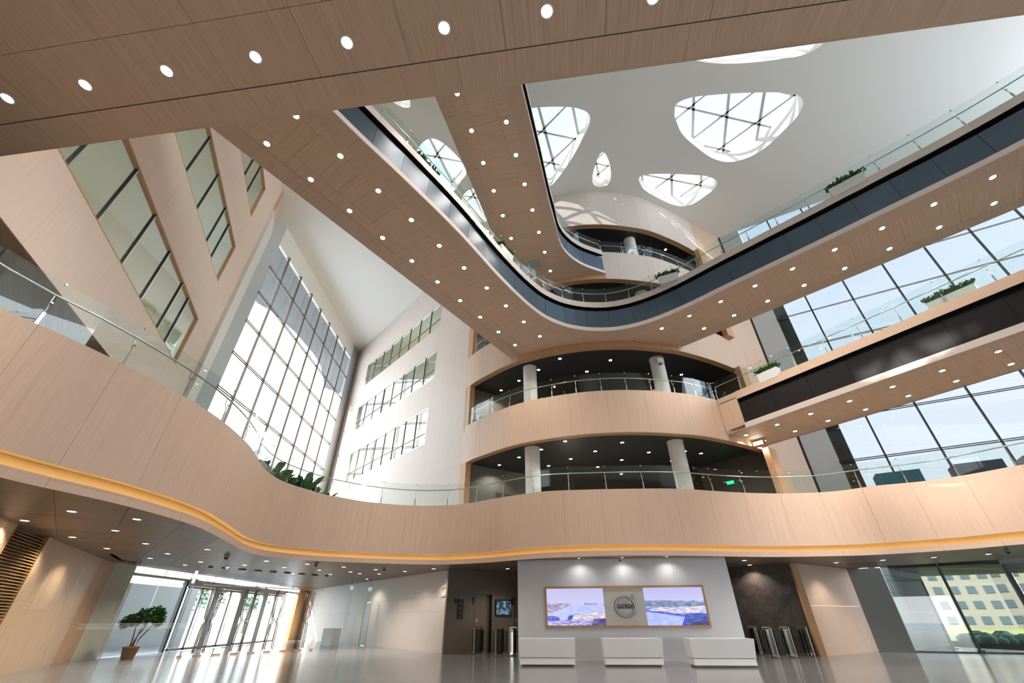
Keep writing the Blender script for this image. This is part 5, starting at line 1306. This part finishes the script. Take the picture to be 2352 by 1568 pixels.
# trough planters on the walkways
def planter(x, y, z, rz, L, label, dark=False, off=Vector((0, 0, 0))):
    p = PZ(x, y, z)+off
    t = empty('planter', label, 'planter', (p.x, p.y, z-.15), rz, 'white trough planters on the walkways')
    t.location.z = p.z
    h = .42
    vs = [(-L/2+.04, -.14, 0), (L/2-.04, -.14, 0), (L/2-.04, .14, 0), (-L/2+.04, .14, 0), (-L/2, -.17, h), (L/2, -.17, h), (L/2, .17, h), (-L/2, .17, h), (-L/2+.03, -.14, h), (L/2-.03, -.14, h), (L/2-.03, .14, h), (-L/2+.03, .14, h), (-L/2+.03, -.14, h-.08), (L/2-.03, -.14, h-.08), (L/2-.03, .14, h-.08), (-L/2+.03, .14, h-.08)]
    mobj('trough', vs, [(0, 3, 2, 1), (0, 1, 5, 4), (1, 2, 6, 5), (2, 3, 7, 6), (3, 0, 4, 7), (4, 5, 9, 8), (5, 6, 10, 9), (6, 7, 11, 10), (7, 4, 8, 11), (8, 9, 13, 12), (9, 10, 14, 13), (10, 11, 15, 14), (11, 8, 12, 15)], M['trough'], t)
    mobj('soil', [(-L/2+.03, -.14, h-.05), (L/2-.03, -.14, h-.05), (L/2-.03, .14, h-.05), (-L/2+.03, .14, h-.05)], [(0, 1, 2, 3)], M['soil'], t)
    mb = MB()
    for k in range(7): leaves(mb, (-L/2+L*(k+.5)/7, 0, h+.10), .16, .13, 46, .10, .22, 0, .9)
    mb.build('foliage', M['leaf_dark'] if dark else M['leaf'], t)
rz4 = math.atan2(dR.y, dR.x); rzL = math.atan2(dL.y, dL.x); rz3 = math.atan2(d3.y, d3.x)
planter(1950, 425, P4-.0, rz4, 1.1, 'white trough of green plants on the right arm of the V shaped walkway', off=Vector((.14, .16, -.1)))
planter(1536, 640, P4, rz4+.35, .9, 'white trough of green plants near the bend of the V shaped walkway', off=Vector((.1, .2, -.1)))
planter(990, 388, P4, rzL, 1.1, 'trough of green plants on the left arm of the V shaped walkway, upper', off=Vector((-.25, .12, -.15)))
planter(1172, 583, P4, rzL, .9, 'trough of green plants on the left arm of the V shaped walkway, lower', off=Vector((-.25, .12, -.15)))
planter(2190, 692, P3, rz3, 1.3, 'long trough of dark green plants on the third level walkway at right', True, off=Vector((.15, .08, -.1)))
planter(1764, 866, P3, rz3, .9, 'trough of dark green plants where the third level walkway meets the bay', True, off=Vector((.15, .08, -.1)))
# broad leaved plants behind the second level parapet
def agave(x, y, sz, label, n=9, inset=.45):
    p = PZ(x, y, P2-.05); n2 = p.copy(); n2.z = 0; n2.normalize(); p = p+n2*inset*.0
    q_ = at_ang(BT, ang(p)); i_ = min(range(len(mt)), key=lambda k: (mt[k]-p).length); tg = (mt[min(i_+2, NA)]-mt[max(i_-2, 0)]).normalized(); p = mt[i_]+Vector((-tg.y, tg.x, 0))*.55
    t = empty('leafy_plant', label, 'plant', (p.x, p.y, P2-.24), 0, 'broad leaved plants behind the second level parapet')
    MB().lathe([(.0001, 0), (.12, 0), (.15, .16), (.13, .16), (.0001, .14)], 12).build('pot', M['pot'], t, True)
    for k in range(n):
        a = k*2.4+random.uniform(-.3, .3); e_ = random.uniform(.5, 1.25); L = 1.35*sz*random.uniform(.75, 1.1); w_2 = L*.16
        d_ = Vector((math.cos(a)*math.cos(e_), math.sin(a)*math.cos(e_), math.sin(e_))); s_ = d_.cross(Vector((0, 0, 1))).normalized()
        P0 = Vector((0, 0, .15)); mid = P0+d_*L*.5; tip = P0+d_*L-Vector((0, 0, L*.1)); q3 = P0+d_*L*.78
        mobj('leaf', [P0-s_*w_2*.3, P0+s_*w_2*.3, mid+s_*w_2, q3+s_*w_2*.8, tip, q3-s_*w_2*.8, mid-s_*w_2, mid+Vector((0, 0, -w_2*.35)), q3+Vector((0, 0, -w_2*.3))], [(0, 1, 2, 7), (0, 7, 6), (7, 2, 3, 8), (6, 7, 8, 5), (8, 3, 4), (8, 4, 5)], M['leaf_dark'], t)
for (x, y, s_, lb) in [(603, 1072, .55, 'pale leaved plant at the tight bend of the second level parapet'), (624, 1090, .75, 'tall broad leaved plant just right of the parapet bend'), (648, 1104, .85, 'largest broad leaved plant behind the parapet bend'), (672, 1113, .75, 'dark green plant in the middle of the parapet planting'), (692, 1120, .55, 'low green plant right of the middle of the parapet planting'), (712, 1126, .62, 'bushy green plant under the handrail of the parapet planting'), (732, 1131, .8, 'upright green plant with raised leaves in the parapet planting'), (752, 1136, .5, 'small green plant near the right end of the parapet planting'), (768, 1140, .42, 'last low plant at the right end of the parapet planting')]:
    agave(x, y, s_, lb)

# =================================================================== SECOND LEVEL FURNITURE
def booth(px0, px1, ytop, az_, dist, mat, label):
    """high backed booth sofa, back towards the hall"""
    r0_, r1_ = ray(px0, ytop), ray(px1, ytop)
    a = Vector((r0_.x, r0_.y, 0))*(dist/r0_.y); b_d = dist_b = None
    dirv = Vector((math.cos(az_), math.sin(az_), 0))
    # intersect second sight line with the direction from a
    k1 = r1_.x/r1_.y; t_ = (a.x-k1*a.y)/(k1*dirv.y-dirv.x); b = a+dirv*t_
    zt_ = EYE+a.y*(ray(px0, ytop).z/ray(px0, ytop).y)
    L = (b-a).length; c = (a+b)/2; base = P2-.4
    t = empty('booth_sofa', label, 'sofa', (c.x, c.y, base), az_)
    h = zt_-base
    MB().box((0, .06, h/2), (L, .12, h)).build('backrest', mat, t)
    for k in range(16): MB().box((-L/2+L*(k+.5)/16, -.012, h/2), (L/16*.86, .03, h-.04)).build('back_rib', mat, t)
    MB().box((0, .45, .22), (L-.2, .66, .44)).build('seat', mat, t)
    for s_ in (-1, 1): MB().box((s_*(L/2-.06), .42, h/2), (.12, .72, h)).build('side_wing', mat, t)
booth(2010, 2118, 1088, R(-30), 17.2, M['teal'], 'teal ribbed high backed booth sofa by the second level glazing')
booth(2188, 2310, 1066, R(-30), 15.6, M['navy'], 'dark navy glossy booth sofa right of the teal one')
booth(2349, 2450, 1046, R(-30), 14.4, M['navy'], 'navy booth sofa cut by the right edge of the picture')
# lift lobby details in the second level bay
tag(MB().box((-.35, 23.05, 6.45), (1.2, .05, .8), math.atan2(2.2, 3.4)).build('wall_screen', M['dark_wall']), 'wide dark screen on the side wall of the second level bay', 'screen')
lp2 = empty('pendant_lamp', 'white dish pendant lamp low in the second level bay', 'lamp', (3.0, 21.5, 6.08))
MB().lathe([(.0001, .12), (.06, .12), (.30, .0), (.32, -.02), (.0001, -.03)], 24).build('shade', M['lens'], lp2, True)
MB().tube([(0, 0, .1), (0, 0, C2-6.0)], .006, 6).build('cable', M['mullion'], lp2)
eq = PZ(1690, 1075, 7.55); eq = Vector((10.9, 21.3, 6.95))
tag(MB().box(tuple(eq), (.34, .04, .14), R(-50)).build('exit_sign', M['green_sign']), 'small green lit exit sign in the second level bay', 'sign')
# air vent grilles in the soffits
def vent(x, y, z, rz, sx, sy, label):
    p = PZ(x, y, z); t = empty('air_vent', label, 'vent', (p.x, p.y, z-.012), rz)
    MB().box((0, 0, 0), (sx, sy, .02)).build('frame', M['grille'], t)
    for k in range(9): MB().box((0, -sy/2+sy*(k+.5)/9, -.014), (sx-.06, sy/9*.55, .01)).build('slat', M['grey_light'], t)
vent(1228, 606, S5, -R(az5), .55, .65, 'square grey air vent in the fifth level walkway soffit')
vent(1733, 1010, S3, R(-35), .9, .25, 'slim grey air vent in the soffit near the end of the third level walkway')
# projector on the right third level column
pj = empty('projector', 'white projector hung on the right column of the third level bay', 'projector', (7.47, 18.22, 12.15), R(10))
MB().box((0, -.02, 0), (.34, .3, .26)).build('body', M['white'], pj); MB().lathe([(.0001, 0), (.06, 0), (.06, .05), (.0001, .05)], 14, (0, -.05, -.2)).build('lens_ring', M['plate'], pj)
MB().tube([(0, 0, .1), (0, 0, .38)], .03, 8).build('mount', M['steel'], pj)
# glowing wall lamp box under the third level walkway end
wl_ = empty('wall_lamp', 'small lit box lamp where the third level walkway meets the curved wall', 'lamp', (11.6, 19.0, 8.12), R(-50))
MB().box((0, 0, 0), (.5, .25, .22)).build('body', M['wood_edge'], wl_); MB().box((0, -.13, 0), (.42, .01, .16)).build('diffuser', M['lens'], wl_)

# behind the camera: wall added to block sun, with an opening for fill light
fwb = MB(); wallbox((-16.3, -8), (33, -8), 3.0, ZR+.5, .3, fwb); wallbox((-16.3, -8), (7, -8), 0, 3.0, .3, fwb); wallbox((19, -8), (33, -8), 0, 3.0, .3, fwb)
tag(fwb.build('wall_front_blocker', M['white']), 'white wall added behind the viewpoint to block the sun', kind='structure')
tag(wallbox((33, -8), (33, 11), 0, 13, -.3).build('wall_side_blocker', M['wood_dark']), 'unseen lower side wall added at the right to cut side daylight', kind='structure')  # added out of view to hold back daylight from the right
